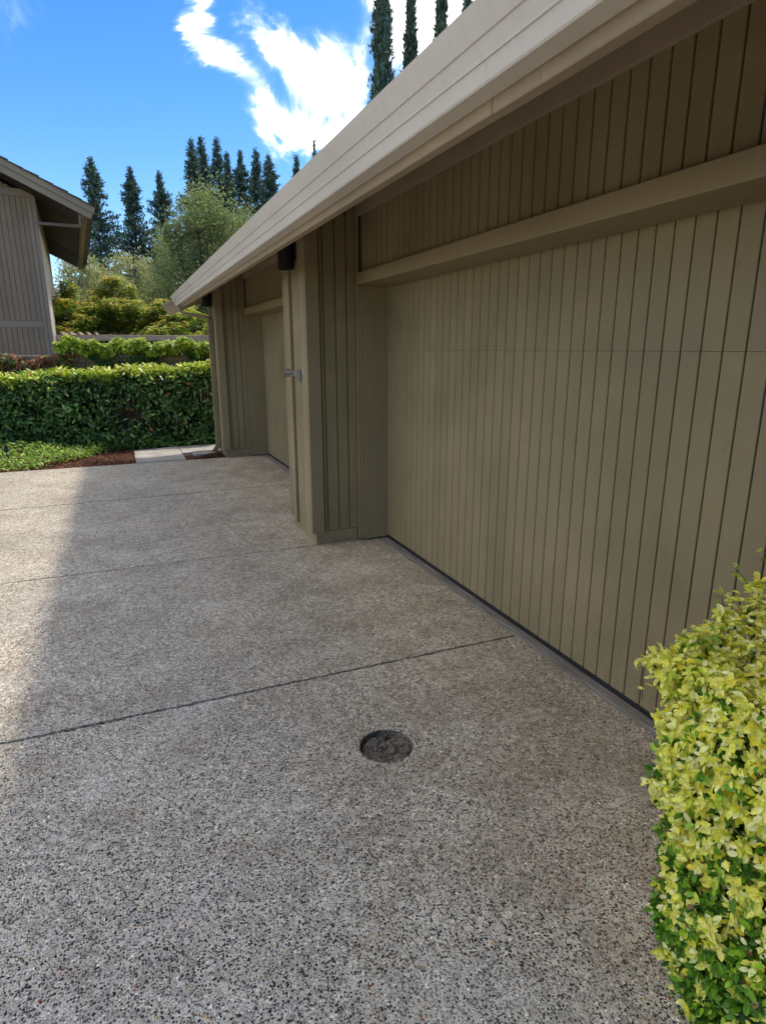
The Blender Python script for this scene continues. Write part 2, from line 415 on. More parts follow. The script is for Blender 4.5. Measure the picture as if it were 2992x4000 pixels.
# drain clean-out in its core hole
def drain():
    t = empty('drain_cover', (DC.x, DC.y, 0)); tag(t, 'round rough dirt-caked clean-out cover sunk in the driveway slab', 'drain cover')
    N = 56; R0 = DR-.004
    vs = []; fs = []; idx = {}
    from mathutils import noise as mn
    for i in range(N+1):
        for j in range(N+1):
            x = (i/N*2-1); y = (j/N*2-1)
            r = math.hypot(x, y)
            if r > 1.03: continue
            if r > .97: x, y = x/r*.985, y/r*.985
            X, Y = x*R0, y*R0
            p = Vector((X*22, Y*22, 3.1))
            z = -.015+.009*mn.fractal(p, .8, 2.2, 5)
            crack = abs(mn.noise(Vector((X*14+4, Y*14, 7))))
            if crack < .06: z -= .013*(1-crack/.06)
            if abs(math.hypot(X, Y)-.052) < .004 and math.atan2(Y, X) < .3: z -= .006
            if math.hypot(X+.012, Y-.012) < .010: z -= .018
            if r > .86 and math.atan2(Y, X) > .9: z -= .012
            idx[(i, j)] = len(vs); vs.append((X, Y, z))
    for i in range(N):
        for j in range(N):
            q = [(i, j), (i+1, j), (i+1, j+1), (i, j+1)]
            if all(k in idx for k in q): fs.append(tuple(idx[k] for k in q))
    MB().add(vs, fs).build('cover', M['dirtcap'], t, smooth=False)
    k = 72
    ring = [(DR+.0035)*1.0]*k
    vs = []; fs = []
    for i in range(k):
        a = 2*math.pi*i/k
        for r, z in ((DR-.004, -.06), (DR-.004, -.001), (DR-.001, -.001), (DR-.001, -.06)):
            vs.append((r*math.cos(a), r*math.sin(a), z))
    for i in range(k):
        j = (i+1) % k
        for q in range(3): fs.append((i*4+q, i*4+q+1, j*4+q+1, j*4+q))
    MB().add(vs, fs).build('rim', M['dirtcap'], t)
def dirt_mat():
    m, nt, b = base_mat('caked_dirt', .95, .1); P = wpos(nt)
    c = ramp(nt, noise(nt, 110, 6, .75, P), [(.34, (.025, .022, .018)), (.46, (.12, .105, .085)), (.56, (.25, .225, .18)), (.68, (.42, .385, .32))])
    big = ramp(nt, noise(nt, 16, 3, .6, P), [(.35, (.65, .62, .6)), (.65, (1.15, 1.05, .95))])
    nt.links.new(mixc(nt, 1.0, c, big, 'MULTIPLY'), b.inputs['Base Color']); bump(nt, b, noise(nt, 160, 6, .7, P), .9, .006); return m
M['dirtcap'] = dirt_mat()
drain()

# ------------------------------------------------------------------ the garage
PITCH = .0967; GRV = .0085
garage = empty('garage_building')
tag(garage, 'long tan garage with grooved plank siding, recessed doors and a deep cream gutter', 'garage')

def pier(yn):
    core = MB(); core.extr([(1.432, .118), (2.16, .118), (2.16, 2.87), (1.432, 2.555)], 'y', yn+.012, yn+.752)
    co = core.build('pier', M['backing'], garage)
    MB().box(1.44, 1.826, yn+.006, yn+.748, -.02, .1165).build('foundation', M['found'], co, bevel=.006)
    H = 2.56
    top_ = lambda x: 2.357+.45*(x-.998)+.012
    # near face
    MB().box(1.400, 1.512, yn-.024, yn+.011, .108, H).build('corner_board', M['trim'], co, bevel=.003)
    MB().box(1.397, 1.4305, yn+.013, yn+.118, .104, H).build('corner_board', M['trim'], co, bevel=.003)
    for x0, x1 in ((1.522, 1.549), (1.557, 1.6495), (1.6585, 1.7445), (1.7535, 1.8245)):
        board(co, 'board', (x0, yn, .120), 'Y-', x1-x0, top_(x0)-.12, .011, M['siding'])
    # drive-side face
    for y0, y1 in ((yn+.126, yn+.238), (yn+.247, yn+.345), (yn+.354, yn+.425)):
        board(co, 'board', (1.412, y0, .100), 'X-', y1-y0, H-.10, .018, M['siding'])
    MB().box(1.3985, 1.4315, yn+.486, yn+.575, .082, H).build('batten', M['trim'], co, bevel=.003)
    board(co, 'board', (1.412, yn+.58, .100), 'X-', .165, H-.10, .018, M['siding'])
    # casing and jamb of the door opening
    MB().box(1.8285, 1.852, yn-.018, yn+.01, .012, top_(1.83)).build('casing', M['trim'], co, bevel=.002)
    MB().box(1.8545, 1.878, yn-.026, yn+.01, .012, 2.142).build('casing', M['trim'], co, bevel=.002)
    MB().box(1.8805, 2.100, yn-.032, yn+.01, .012, 2.142).build('jamb', M['trim'], co, bevel=.002)
    return co
YN = [4.95, 9.835, 4.95-4.885-.0]
for yn in YN: pier(yn)
DOORS = [(.80, 4.917), (5.703, 9.802)]
DOORS[0] = (.79, 4.917)

def garage_door(y0, y1, phase):
    X = 2.094
    lf = MB().box(X+.012, X+.05, y0, y1, .03, 2.30).build('garage_door', M['backing'], garage)
    # groove lines at phase + k*PITCH
    k0 = math.floor((y0-phase)/PITCH); ys = [phase+PITCH*k for k in range(k0, k0+60)]
    edges = [y0+.002]+[y for y in ys if y0+.02 < y < y1-.02]+[y1-.002]
    for a, b in zip(edges[:-1], edges[1:]):
        ga = .0031 if a != edges[0] else 0; gb = .0031 if b != edges[-1] else 0
        w = b-a-ga-gb
        for z0, z1 in ((.034, 1.6382), (1.6400, 2.30)):
            board(lf, 'board', (X, a+ga, z0), 'X-', w, z1-z0, .012, M['siding'])
    MB().box(X-.004, X+.045, y0+.004, y1-.004, .004, .030).build('bottom_seal', M['rubber'], lf, bevel=.004)
    MB().extr([(2.0175, -.03), (2.0175, .001), (2.04, .005), (2.16, .0055), (2.16, -.03)], 'y', y0-.07 if y0 > 3 else y0, y1-.004).build('threshold', M['strip'], lf)
    # header over the opening
    MB().extr([(1.832, 2.150), (1.836, 2.146), (2.088, 2.138), (2.088, 2.30), (1.899, 2.30), (1.899, 2.2375), (1.832, 2.2375)], 'y', y0-.03, y1+.012).build('header_beam', M['trim'], garage, bevel=.002)
    # grooved panel above the header
    bk = MB().box(1.886, 1.92, y0-.03, y1+.03, 2.2385, 2.80).build('wall_panel', M['backing'], garage)
    k0 = math.floor((y0-2.376)/PITCH); ys = [2.376+PITCH*k for k in range(k0, k0+60)]
    edges = [y0-.028]+[y for y in ys if y0+.01 < y < y1-.02]+[y1+.028]
    for a, b in zip(edges[:-1], edges[1:]):
        board(bk, 'board', (1.872, a+GRV/2, 2.2390), 'X-', b-a-GRV, 2.80-2.239, .014, M['siding'])
    MB().box(1.846, 1.8715, y0-.028, y1+.028, 2.656, 2.80).build('frieze_board', M['eave'], garage, bevel=.002)
for (a, b), ph in zip(DOORS, (2.879, 2.879+4.885)): garage_door(a, b, ph)

# eave: gutter, fascia beam, soffit, roof
Y0, Y1 = -.35, 10.62
ME_ = M['eave']
gp = [(.853, 2.437), (.862, 2.419), (.882, 2.382), (.8845, 2.3775), (.8895, 2.3765), (.9045, 2.344), (.9065, 2.3385), (.9115, 2.3375), (.9245, 2.301), (.929, 2.2965), (.9905, 2.2965), (.9905, 2.395), (.875, 2.395), (.861, 2.437)]
gt = MB().extr(gp, 'y', Y0, Y1).build('gutter', M['gutter'], garage)
# fascia beam in two lengths, butt joint at y = 3.0
jy = 1.62
for a, b, dz in ((Y0, jy-.002, 0), (jy+.002, 10.70, .0015)):
    MB().box(.9925, 1.034, a, b, 2.2585+dz, 2.3555).build('fascia_beam', ME_, garage, bevel=.003)
so_ = MB().extr([(.998, 2.357), (1.90, 2.763), (1.90, 2.79), (.998, 2.378)], 'y', Y0, 10.70).build('soffit', M['garage_soffit'], garage)
rf = MB().extr([(.935, 2.470), (5.6, 4.569), (10.3, 2.470), (10.3, 2.35), (5.6, 4.43), (.9925, 2.381)], 'y', Y0, 10.70).build('roof', M['shingle'], garage)
# rake board at the far gable
def rake(y, name='rake_board'):
    sl = .45
    top = lambda x: 2.325+sl*(x-.737); bot = lambda x: 2.155+sl*(x-.834)
    MB().extr([(.737, top(.737)), (.834, bot(.834)), (5.6, bot(5.6)), (5.6, top(5.6))], 'y', y, y+.04).build(name, M['rake'], garage, bevel=.002)
    MB().extr([(.722, top(.722)+.004), (.737, top(.737)-.035), (5.6, top(5.6)-.035), (5.6, top(5.6)+.004)], 'y', y-.014, y-.002).build('rake_trim', M['rake'], garage)
M['rake'] = paint('rake_paint', (.50, .355, .215), .5, var=.05, dirt=.1)
rake(10.73)
# gable walls and back
for yy, nm in ((10.45, 'end_wall'), (-.30, 'end_wall')):
    MB().extr([(2.2, -.02), (9.4, -.02), (9.4, 2.70), (5.6, 4.40), (2.2, 2.88)], 'y', yy, yy+.12).build(nm, M['siding'], garage)
MB().box(9.4, 9.5, -.30, 10.57, -.02, 2.68).build('back_wall', M['siding'], garage)

# downspout
def downspout():
    P = MB(); pts = [(.985, 10.46, 2.30), (.985, 10.46, 2.215), (1.02, 10.43, 2.185), (1.345, 10.20, 2.115), (1.366, 10.165, 2.07)]
    d = MB()
    d.tube(pts, .030, 6)
    o = d.build('downspout', M['trim'], garage, smooth=False)
    MB().box(1.334, 1.4095, 10.128, 10.190, .16, 2.10).build('pipe', M['siding'], o, bevel=.006)
    MB().extr([(1.334, .17), (1.402, .17), (1.402, .14), (1.33, .03), (1.26, .055), (1.334, .16)], 'y', 10.13, 10.188).build('elbow', M['siding'], o)
    for z in (.35, 1.9): MB().box(1.328, 1.4105, 10.12, 10.198, z, z+.03).build('strap', M['siding'], o)
downspout()

# ------------------------------------------------------------------ wall lights and flag bracket
def wall_light(y, label):
    t = empty('wall_light', (1.405, y, 2.277)); tag(t, label, 'wall light', 'black wall lights on the garage pillars')
    x, z0, z1, r = -.062, 0, .235, .063
    n = 28; prof = [(r-.006, .012), (r-.006, 0), (r, 0), (r, z1), (r*.96, z1+.004), (0.001, z1+.006)]
    vs = []; fs = []
    for k in range(n):
        a = 2*math.pi*k/n
        for q, z in prof: vs.append((x+q*math.cos(a), q*math.sin(a), z))
    m = len(prof)
    for k in range(n):
        j = (k+1) % n
        for q in range(m-1): fs.append((k*m+q, k*m+q+1, j*m+q+1, j*m+q))
    MB().add(vs, fs).build('shade', M['black'], t, smooth=False)
    vs = [(x+.055*math.cos(2*math.pi*k/n), .055*math.sin(2*math.pi*k/n), .03) for k in range(n)]
    MB().add(vs, [tuple(range(n))]).build('diffuser', M['diff'], t)
    MB().box(-.020, -.003, -.030, .020, .085, .165).build('bracket_arm', M['black'], t, bevel=.003)
    MB().box(-.004, .0065, -.090, .045, .060, .205).build('back_plate', M['black'], t, bevel=.004)
M['diff'] = plain('frosted_glass', (.4, .4, .4), .3)
wall_light(5.275, 'black cylinder wall light under the eave on the nearer garage pillar')
wall_light(10.16, 'black cylinder wall light under the eave on the far end pillar')

def flag_bracket():
    t = empty('flag_bracket', (1.397, 5.03, 1.45)); tag(t, 'shiny metal flagpole holder screwed to the side of the nearer pillar', 'flagpole holder')
    t.location = (1.412, 5.13, 1.44)
    m = M['chrome']
    pl = MB(); pl.box(-.006, 0, -.022, .022, -.075, .055); pl.build('base_plate', m, t, bevel=.002)
    for y in (-.02, .012):
        MB().extr([(-.006, -.055), (-.006, .042), (-.058, .030), (-.075, .005), (-.030, -.050)], 'y', y, y+.008).build('cheek', m, t, bevel=.001)
    # two-way socket
    for d, L_ in ((Vector((-.86, 0, .38)), .085), (Vector((-.98, 0, -.10)), .085)):
        d.normalize(); c = Vector((-.055, 0, .010)); n = 18
        a = Vector((0, 1, 0)); b = d.cross(a)
        vs = []; fs = []
        prof = [(.012, .0), (.0185, .008), (.0185, L_-.012), (.0225, L_-.010), (.0225, L_), (.0155, L_), (.0155, .02)]
        for k in range(n):
            an = 2*math.pi*k/n
            for r, s in prof: vs.append(c+d*s+(a*math.cos(an)+b*math.sin(an))*r)
        q = len(prof)
        for k in range(n):
            j = (k+1) % n
            for i in range(q-1): fs.append((k*q+i, k*q+i+1, j*q+i+1, j*q+i))
        MB().add(vs, fs).build('socket', m, t, smooth=False)
    MB().tube([(-.050, -.036, .0), (-.050, .034, .0)], .007, 10).build('bolt', m, t)
    MB().tube([(-.045, -.034, -.022), (-.045, -.024, -.022)], .009, 8).build('wing_screw', m, t)
flag_bracket()

# ------------------------------------------------------------------ the house on the left
HR = math.radians(3.1)
house = empty('neighbour_house', (-1.19, 15.0, 0), HR)
tag(house, 'two storey taupe house with grooved siding and a wide dark eave at the left edge', 'house')
def build_house():
    W, Dp = 7.0, 8.3
    core = MB()
    core.extr([(-W, 0), (-.012, 0), (-.012, 4.53), (-3.4, 6.15), (-W, 4.45)], 'y', .012, Dp)
    co = core.build('wall', M['house_back'], house)
    pitch = PITCH; gr = .009
    def row(z0, z1, x_end, x_stop, sloped=False):
        x = x_end; k = 0
        while x > x_stop:
            w = pitch-gr
            zt = z1 if not sloped else 4.555+.478*(-(x-w/2))-.05
            if zt-z0 > .03: board(co, 'board', (x-w, 0, z0), 'Y-', w, zt-z0, .011, M['house'])
            x -= pitch; k += 1
    row(0, 2.080, -.150, -3.4)
    row(2.212, 4.545, -.150, -3.4)
    row(4.685, 5, -.05, -1.6, True)
    for (x0, x1, z0, z1, y) in ((-6, -.150, 2.083, 2.208, .004), (-6, -.0, 4.549, 4.681, -.006)):
        MB().box(x0, x1, y-.006, y+.007, z0, z1).build('band_board', M['house_trim'], co, bevel=.002)
    MB().box(-.145, -.075, -.010, .011, 0, 4.545).build('corner_board', M['house_trim'], co, bevel=.002)
    MB().box(-.068, .006, -.020, .011, 0, 4.545).build('corner_board', M['house_trim'], co, bevel=.002)
    MB().box(-.0118, .010, .013, Dp, 0, 4.56).build('side_wall', M['side'], house)
    # shallow bump-out window box low on the side wall
    # roof
    v0, v1 = -.60, 8.60
    zt = lambda u, c: c-.478*(u)
    C0 = 4.35+.478*1.05
    MB().extr([(1.05, 4.325), (-3.4, C0+.478*3.4-.025), (-W-1, 4.2), (-W-1, 4.1), (-3.4, C0+.478*3.4-.12), (.80, zt(.80, 4.57)+.04)], 'y', v0+.05, v1-.05).build('roof', M['shingle'], house)
    # soffit boards run down the slope
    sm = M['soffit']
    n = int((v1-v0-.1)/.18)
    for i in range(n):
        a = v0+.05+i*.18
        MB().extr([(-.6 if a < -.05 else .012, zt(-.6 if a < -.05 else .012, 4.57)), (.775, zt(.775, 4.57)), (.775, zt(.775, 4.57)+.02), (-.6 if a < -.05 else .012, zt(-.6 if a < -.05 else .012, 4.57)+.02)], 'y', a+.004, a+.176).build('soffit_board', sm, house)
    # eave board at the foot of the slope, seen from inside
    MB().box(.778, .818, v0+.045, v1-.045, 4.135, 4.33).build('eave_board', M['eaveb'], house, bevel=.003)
    MB().box(.821, .90, v0+.045, v1-.045, 4.20, 4.325).build('gutter', M['house_trim'], house, bevel=.004)
    # rake boards near and far
    for v in (v0, v1-.04):
        bot = lambda u: 4.13-.478*(u-.955); top = lambda u: 4.315-.478*(u-1.035)
        MB().extr([(.955, bot(.955)), (1.035, top(1.035)), (-3.4, top(-3.4)), (-3.4, bot(-3.4))], 'y', v, v+.04).build('rake_board', M['house_trim'], house, bevel=.002)
        MB().extr([(1.015, 4.235), (1.055, 4.335), (-3.4, 4.335+.478*4.455), (-3.4, 4.235+.478*4.455)], 'y', v-.024, v-.004).build('rake_trim', M['house_trim'], house, bevel=.002)
        # left slope of the gable
        MB().extr([(-3.4, bot(-3.4)), (-3.4, top(-3.4)), (-W-1, top(-3.4)-.478*4.6), (-W-1, bot(-3.4)-.478*4.6)], 'y', v, v+.04).build('rake_board', M['house_trim'], house)
        # shingle ends stepping up the rake
        u = 1.075; k = 0
        while u > -1.6:
            L_ = .30; z = 4.345-.478*(u-1.05)
            th = .012+.006*random.random()
            MB().extr([(u, z-.004), (u-L_, z+.478*L_-.012), (u-L_, z+.478*L_+th*.3), (u+random.gauss(0, .006), z+th+.012)], 'y', v-.045-.01*random.random(), v+.30).build('shingle', M['shingle'], house)
            u -= .235; k += 1
    # tie from the wall corner to the eave board
    MB().box(.014, .776, -.13, -.08, 4.035, 4.090).build('eave_tie', M['eaveb'], house, bevel=.003)
    MB().box(.735, .776, v0+.05, v0+.09, 4.0, 4.22).build('eave_strut', M['eaveb'], house)
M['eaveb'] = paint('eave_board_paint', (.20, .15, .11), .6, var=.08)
build_house()

# ------------------------------------------------------------------ foliage helpers
def leaf_mesh(name, pos, nrm, dirv, size, tint, aspect=.55, shape='leaf', fold=.25):
    """pos, nrm, dirv: (N,3); size (N,), tint (N,3). one small folded leaf per point"""
    N = len(pos)
    nrm = nrm/np.linalg.norm(nrm, axis=1, keepdims=True)
    d = dirv-nrm*(dirv*nrm).sum(1, keepdims=True); d /= np.maximum(np.linalg.norm(d, axis=1, keepdims=True), 1e-6)
    s = np.cross(nrm, d)
    if shape == 'leaf':
        t = np.array([(0, 0, 0), (.30, .42, fold), (.68, .40, fold), (1, 0, -.02), (.68, -.40, fold), (.30, -.42, fold), (.5, 0, 0)])
        fc = np.array([(0, 6, 1), (1, 6, 2), (2, 6, 3), (3, 6, 4), (4, 6, 5), (5, 6, 0)])
    elif shape == 'ivy':
        t = np.array([(0, 0, 0), (.15, .62, .1), (.5, .42, .05), (1, 0, -.1), (.5, -.42, .05), (.15, -.62, .1)])
        fc = np.array([(0, 2, 1), (0, 3, 2), (0, 4, 3), (0, 5, 4)])
    elif shape == 'quad':
        t = np.array([(0, 0, 0), (.45, .5, fold), (1, 0, 0), (.45, -.5, fold)]); fc = np.array([(0, 2, 1), (0, 3, 2)])
    else:
        t = np.array([(0, .3, 0), (1, 0, 0), (0, -.3, 0)]); fc = np.array([(0, 1, 2)])
    k = len(t)
    sz = size[:, None, None]
    asp = aspect if np.ndim(aspect) == 0 else aspect[:, None, None]
    V = pos[:, None, :] + sz*(t[None, :, 0:1]*d[:, None, :] + asp*t[None, :, 1:2]*s[:, None, :] + asp*t[None, :, 2:3]*nrm[:, None, :])
    V = V.reshape(-1, 3); F = (fc[None]+k*np.arange(N)[:, None, None]).reshape(-1, 3)
    me = bpy.data.meshes.new(name)
    me.vertices.add(len(V)); me.vertices.foreach_set('co', V.astype(np.float32).ravel())
    me.loops.add(F.size); me.loops.foreach_set('vertex_index', F.astype(np.int32).ravel())
    me.polygons.add(len(F)); me.polygons.foreach_set('loop_start', (np.arange(len(F))*3).astype(np.int32))
    me.update(calc_edges=True)
    at = me.color_attributes.new('tint', 'FLOAT_COLOR', 'POINT')
    c = np.ones((N, k, 4), np.float32); c[:, :, :3] = tint[:, None, :]
    at.data.foreach_set('color', c.ravel())
    return me
def rnd(n, a=0., b=1.): return RNG.uniform(a, b, n)
def palette(n, cols, w, jitter=.15):
    cols = np.array(cols); i = RNG.choice(len(cols), n, p=np.array(w)/sum(w))
    c = cols[i]*(1+RNG.normal(0, jitter, (n, 1))); return np.clip(c, .003, .95)
def unit(n):
    v = RNG.normal(size=(n, 3)); return v/np.linalg.norm(v, axis=1, keepdims=True)
def box_inside(name, b, parent, mat):  # plain dark box that stands for the shade inside a hedge
    return MB().box(*b).build(name, mat, parent)

# twigs
def twigs(name, n, start, end_fn, rad, mat, parent):
    mb = MB()
    for i in range(n):
        a, b = start(i), end_fn(i)
        m = (Vector(a)+Vector(b))/2+Vector((random.gauss(0, .03), random.gauss(0, .03), random.gauss(0, .02)))
        mb.tube([a, m, b], [rad, rad*.8, rad*.4], 3, cap=False)
    return mb.build(name, mat, parent)

M['twig'] = plain('twig_bark', (.10, .07, .045), .9, var=.2)
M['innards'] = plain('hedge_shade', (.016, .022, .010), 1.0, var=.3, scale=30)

# ------------------------------------------------------------------ golden privet beside the camera
def near_hedge():
    t = empty('privet_hedge', (1.5, .6, 0)); tag(t, 'clipped yellow and green variegated privet hedge standing in the lower right corner', 'hedge')
    # body: x 1.13..1.95, y -.15..1.05, top about .93 rising to the back
    def topz(x, y): return .885+.10*np.clip((x-1.15)/.5, 0, 1)+.035*np.sin(x*9+y*5)+.03*np.sin(y*13-x*4)
    def left(y, z): return 1.134+(.02+.165*np.clip(1-z/.85, 0, 1))*np.clip((y-.78)/.24, 0, 1)**1.5+.022*np.clip(z/.8, 0, 1)+.016*np.sin(z*14+y*9)+.014*np.sin(z*31+1)
    def backy(x, z): return 1.045+.10*np.clip((x-1.2)/.4, 0, 1)+.02*np.sin(z*16+x*11)-.02*np.clip(1-z/.9, 0, 1)
    ypos = []; nr = []; dp = []
    def put(n, face):
        if face == 'L':
            y = rnd(n, .30, 1.04); z = rnd(n, -.02, .90); x = left(y, z); nn = np.tile((-1., -.15, .18), (n, 1))
        elif face == 'T':
            x = rnd(n, 1.16, 2.0); y = rnd(n, .20, 1.10); z = topz(x, y); nn = np.tile((-.15, -.1, 1.), (n, 1))
        else:
            z = rnd(n, .0, .95); x = left(1.02, z)+.03+rnd(n, 0, .75); y = backy(x, z)-.05*np.clip(1-(x-left(1.02, z))/.12, 0, 1); nn = np.tile((0., 1., .15), (n, 1))
        depth = np.abs(RNG.normal(0, .030, n))+(rnd(n) < .3)*rnd(n, 0, .07)
        edge = rnd(n) < .03; depth = np.where(edge, -rnd(n, 0, .018), depth)
        base = np.stack([x, y, z], 1)-nn*depth[:, None]
        ypos.append(base); nr.append(nn); dp.append(depth)
    put(19000, 'L'); put(14000, 'T'); put(6000, 'B')
    P_ = np.concatenate(ypos); Nn = np.concatenate(nr); D = np.concatenate(dp)
    # round the top-left shoulder
    k = (P_[:, 2] > .84) & (P_[:, 0] < 1.19); P_[k, 0] += (P_[k, 2]-.84)*.55
    # gather the leaves in sprays so dark gaps open between them
    C = P_[RNG.choice(len(P_), 2600, replace=False)]
    own = RNG.choice(2600, len(P_)); near = P_.copy(); C += RNG.normal(0, .014, C.shape)
    cell = {}
    for i, c in enumerate(C): cell.setdefault(tuple((c//.055).astype(int)), []).append(i)
    for i, p in enumerate(P_):
        L_ = cell.get(tuple((p//.055).astype(int)))
        if L_: near[i] = C[L_[i % len(L_)]]; own[i] = L_[i % len(L_)]
    P_ = P_*.46+near*.54
    n = len(P_)
    # young yellow growth on top and in patches, green lower and deeper
    keepL = P_[:, 0] > left(P_[:, 1], P_[:, 2])-.022
    P_, Nn, D, own = P_[keepL], Nn[keepL], D[keepL], own[keepL]; n = len(P_)
    nrm = Nn*.75+unit(n)*.75+np.array((0, 0, .45)); dirv = unit(n)+Nn*.6+np.array((0, 0, -.1))
    size = np.clip(RNG.normal(.0225, .0048, n), .010, .034)
    sprayY = RNG.uniform(0, 1, 2600)
    prob = .38+.52*np.clip((P_[:, 2]-.10)/.6, 0, 1)+.25*(Nn[:, 2] > .5)-6*np.clip(D, 0, .05)
    isY = (sprayY[own]*.85+rnd(n)*.15) < prob
    yel = palette(n, [(.88, .82, .20), (.84, .79, .14), (.86, .72, .05), (.58, .64, .05), (.93, .88, .42)], [4, 3, 1.2, 1.6, 3], .08)
    grn = palette(n, [(.09, .22, .014), (.16, .34, .02), (.04, .11, .010), (.32, .52, .03), (.36, .20, .09)], [4, 4, 3, 2.5, .25], .15)
    tint = np.where(isY[:, None], yel, grn)
    # largest-looking 300 are leaves of their own
    f = np.array((math.sin(.395)*.967, math.cos(.395)*.967, -.2555)); r_ = np.array((math.cos(.395), -math.sin(.395), 0)); u_ = np.cross(r_, f)
    q = P_-np.array((0, 0, 1.65)); dd = q@f
    vis = (D < .006) & (np.abs(q@r_/dd) < .60) & (np.abs(q@u_/dd) < .80) & (Nn[:, 1] < .5)
    score = np.where(vis, size/dd, 0); top = np.argsort(-score)[:300]
    keep = np.ones(n, bool); keep[top] = False
    o = link('foliage', leaf_mesh('foliage', P_[keep], nrm[keep], dirv[keep], size[keep], tint[keep], .56), M['leaf'], None)
    o.parent = t; o.matrix_parent_inverse = Matrix.Translation((-1.5, -.6, 0)); o['kind'] = 'stuff'
    # shared leaf meshes in nine colours
    protos = []
    cols = [(.86, .80, .17), (.92, .87, .36), (.80, .76, .10), (.86, .72, .05), (.58, .64, .05), (.16, .34, .02), (.09, .22, .014), (.32, .52, .03), (.42, .54, .05)]
    for c in cols:
        me = leaf_mesh('leaf', np.zeros((1, 3)), np.array([[0, 0, 1.]]), np.array([[1., 0, 0]]), np.ones(1), np.array([c]), .56); me.materials.append(M['leaf']); protos.append(me)
    ca = np.array(cols)
    for i in top:
        j = int(np.argmin(((ca-tint[i])**2).sum(1)+.002*random.random()))
        lo_ = bpy.data.objects.new('leaf', protos[j]); COL.objects.link(lo_); lo_.parent = t
        N_ = Vector(nrm[i]).normalized(); d_ = Vector(dirv[i]); d_ = (d_-N_*d_.dot(N_)).normalized(); s_ = N_.cross(d_)
        m3 = Matrix((d_, s_, N_)).transposed().to_4x4()
        lo_.matrix_local = Matrix.Translation(Vector(P_[i])-Vector((1.5, .6, 0))) @ m3 @ Matrix.Scale(float(size[i]), 4)
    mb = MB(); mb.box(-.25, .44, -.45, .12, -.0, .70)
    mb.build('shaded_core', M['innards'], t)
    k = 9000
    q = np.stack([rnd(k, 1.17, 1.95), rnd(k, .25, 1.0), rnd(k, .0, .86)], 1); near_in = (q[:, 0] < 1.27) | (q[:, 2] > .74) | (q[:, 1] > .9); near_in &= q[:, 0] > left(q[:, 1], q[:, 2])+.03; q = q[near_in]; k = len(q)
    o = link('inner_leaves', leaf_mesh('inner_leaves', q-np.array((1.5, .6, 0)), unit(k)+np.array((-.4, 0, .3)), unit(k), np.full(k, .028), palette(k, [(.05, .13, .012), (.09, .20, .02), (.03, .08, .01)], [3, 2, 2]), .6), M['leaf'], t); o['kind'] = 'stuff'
    tw = MB()
    for i in range(220):
        k = int(RNG.integers(0, n)); p = Vector(P_[k])-Vector((1.5, .6, 0)); nv = Vector(Nn[k])
        tw.tube([p-nv*.07, p+nv*.012+Vector((0, 0, .02))], [.0016, .0008], 3, cap=False)
    # stray shoots above the top
    sh = []
    for (x, y, h) in ((1.47, 1.10, .045), (1.66, 1.10, .05), (1.74, 1.08, .06), (1.30, 1.04, .03), (1.86, 1.06, .05), (1.58, 1.10, .03), (1.36, 1.02, .02)):
        z = float(topz(x, y)); a = Vector((x, y, z-.04)); b = a+Vector((random.uniform(-.05, .02), random.uniform(-.02, .03), h+.04))
        tw.tube([a-Vector((1.5, .6, 0)), (a+b)/2-Vector((1.5, .6, 0))+Vector((.008, 0, 0)), b-Vector((1.5, .6, 0))], [.0016, .0013, .0008], 3, cap=False)
        for s in np.linspace(.3, 1, 7): sh.append(tuple(a.lerp(b, s)))
    tag(tw.build('twigs', M['twig'], t), kind='stuff')
    sh = np.array(sh); k = len(sh)
    o = link('shoots', leaf_mesh('shoots', sh, unit(k)*.5+np.array((-.2, -.2, .8)), unit(k)+np.array((0, 0, .4)), np.full(k, .024), palette(k, [(.45, .50, .08), (.62, .58, .2), (.25, .40, .05)], [3, 2, 2]), .56), M['leaf'], t, (-1.5, -.6, 0)); o['kind'] = 'stuff'
near_hedge()

# ------------------------------------------------------------------ planting beyond the driveway
def bedshape(name, pts, z, mat, thick=.06):
    o = slab(pts, z, thick, mat, name, None); tag(o, kind='structure'); return o
bedshape('planting_bed', [(-7, 9.80-.066), (.106, 9.805), (.106, 11.05), (.83, 11.26), (3.0, 11.3), (3.0, 12.6), (-7, 12.6)], -.02, M['mulch'])
bedshape('soil_patch', [(.832, 9.812), (1.45, 9.825), (1.45, 10.49), (.832, 10.49)], -.025, M['mulch'])

path = empty('path'); tag(path, kind='structure')
slab(jag((.112, 9.812), (.826, 9.818), .05, .003)+jag((.826, 9.818), (.818, 11.24), .1, .003)+jag((.818, 11.24), (.112, 11.04), .1, .004)+jag((.112, 11.04), (.112, 9.812), .1, .004), .012, .08, M['pad'], 'paving_slab', path)
slab(jag((.836, 10.50), (2.6, 10.52), .1, .004)+jag((2.6, 10.52), (2.6, 11.27), .1, .003)+jag((2.6, 11.27), (.830, 11.245), .1, .004)+jag((.830, 11.245), (.836, 10.50), .1, .003), .010, .08, M['pad'], 'paving_slab', path)

sb = empty('splash_block', (1.12, 10.35, 0), .08); tag(sb, 'small pale concrete splash block in the mulch under the downspout', 'splash block')
MB().box(-.13, .20, -.07, .12, -.03, .012).build('base', M['pad'], sb, bevel=.006)
MB().box(-.13, .20, .105, .12, .0125, .03).build('rim', M['pad'], sb, bevel=.003)

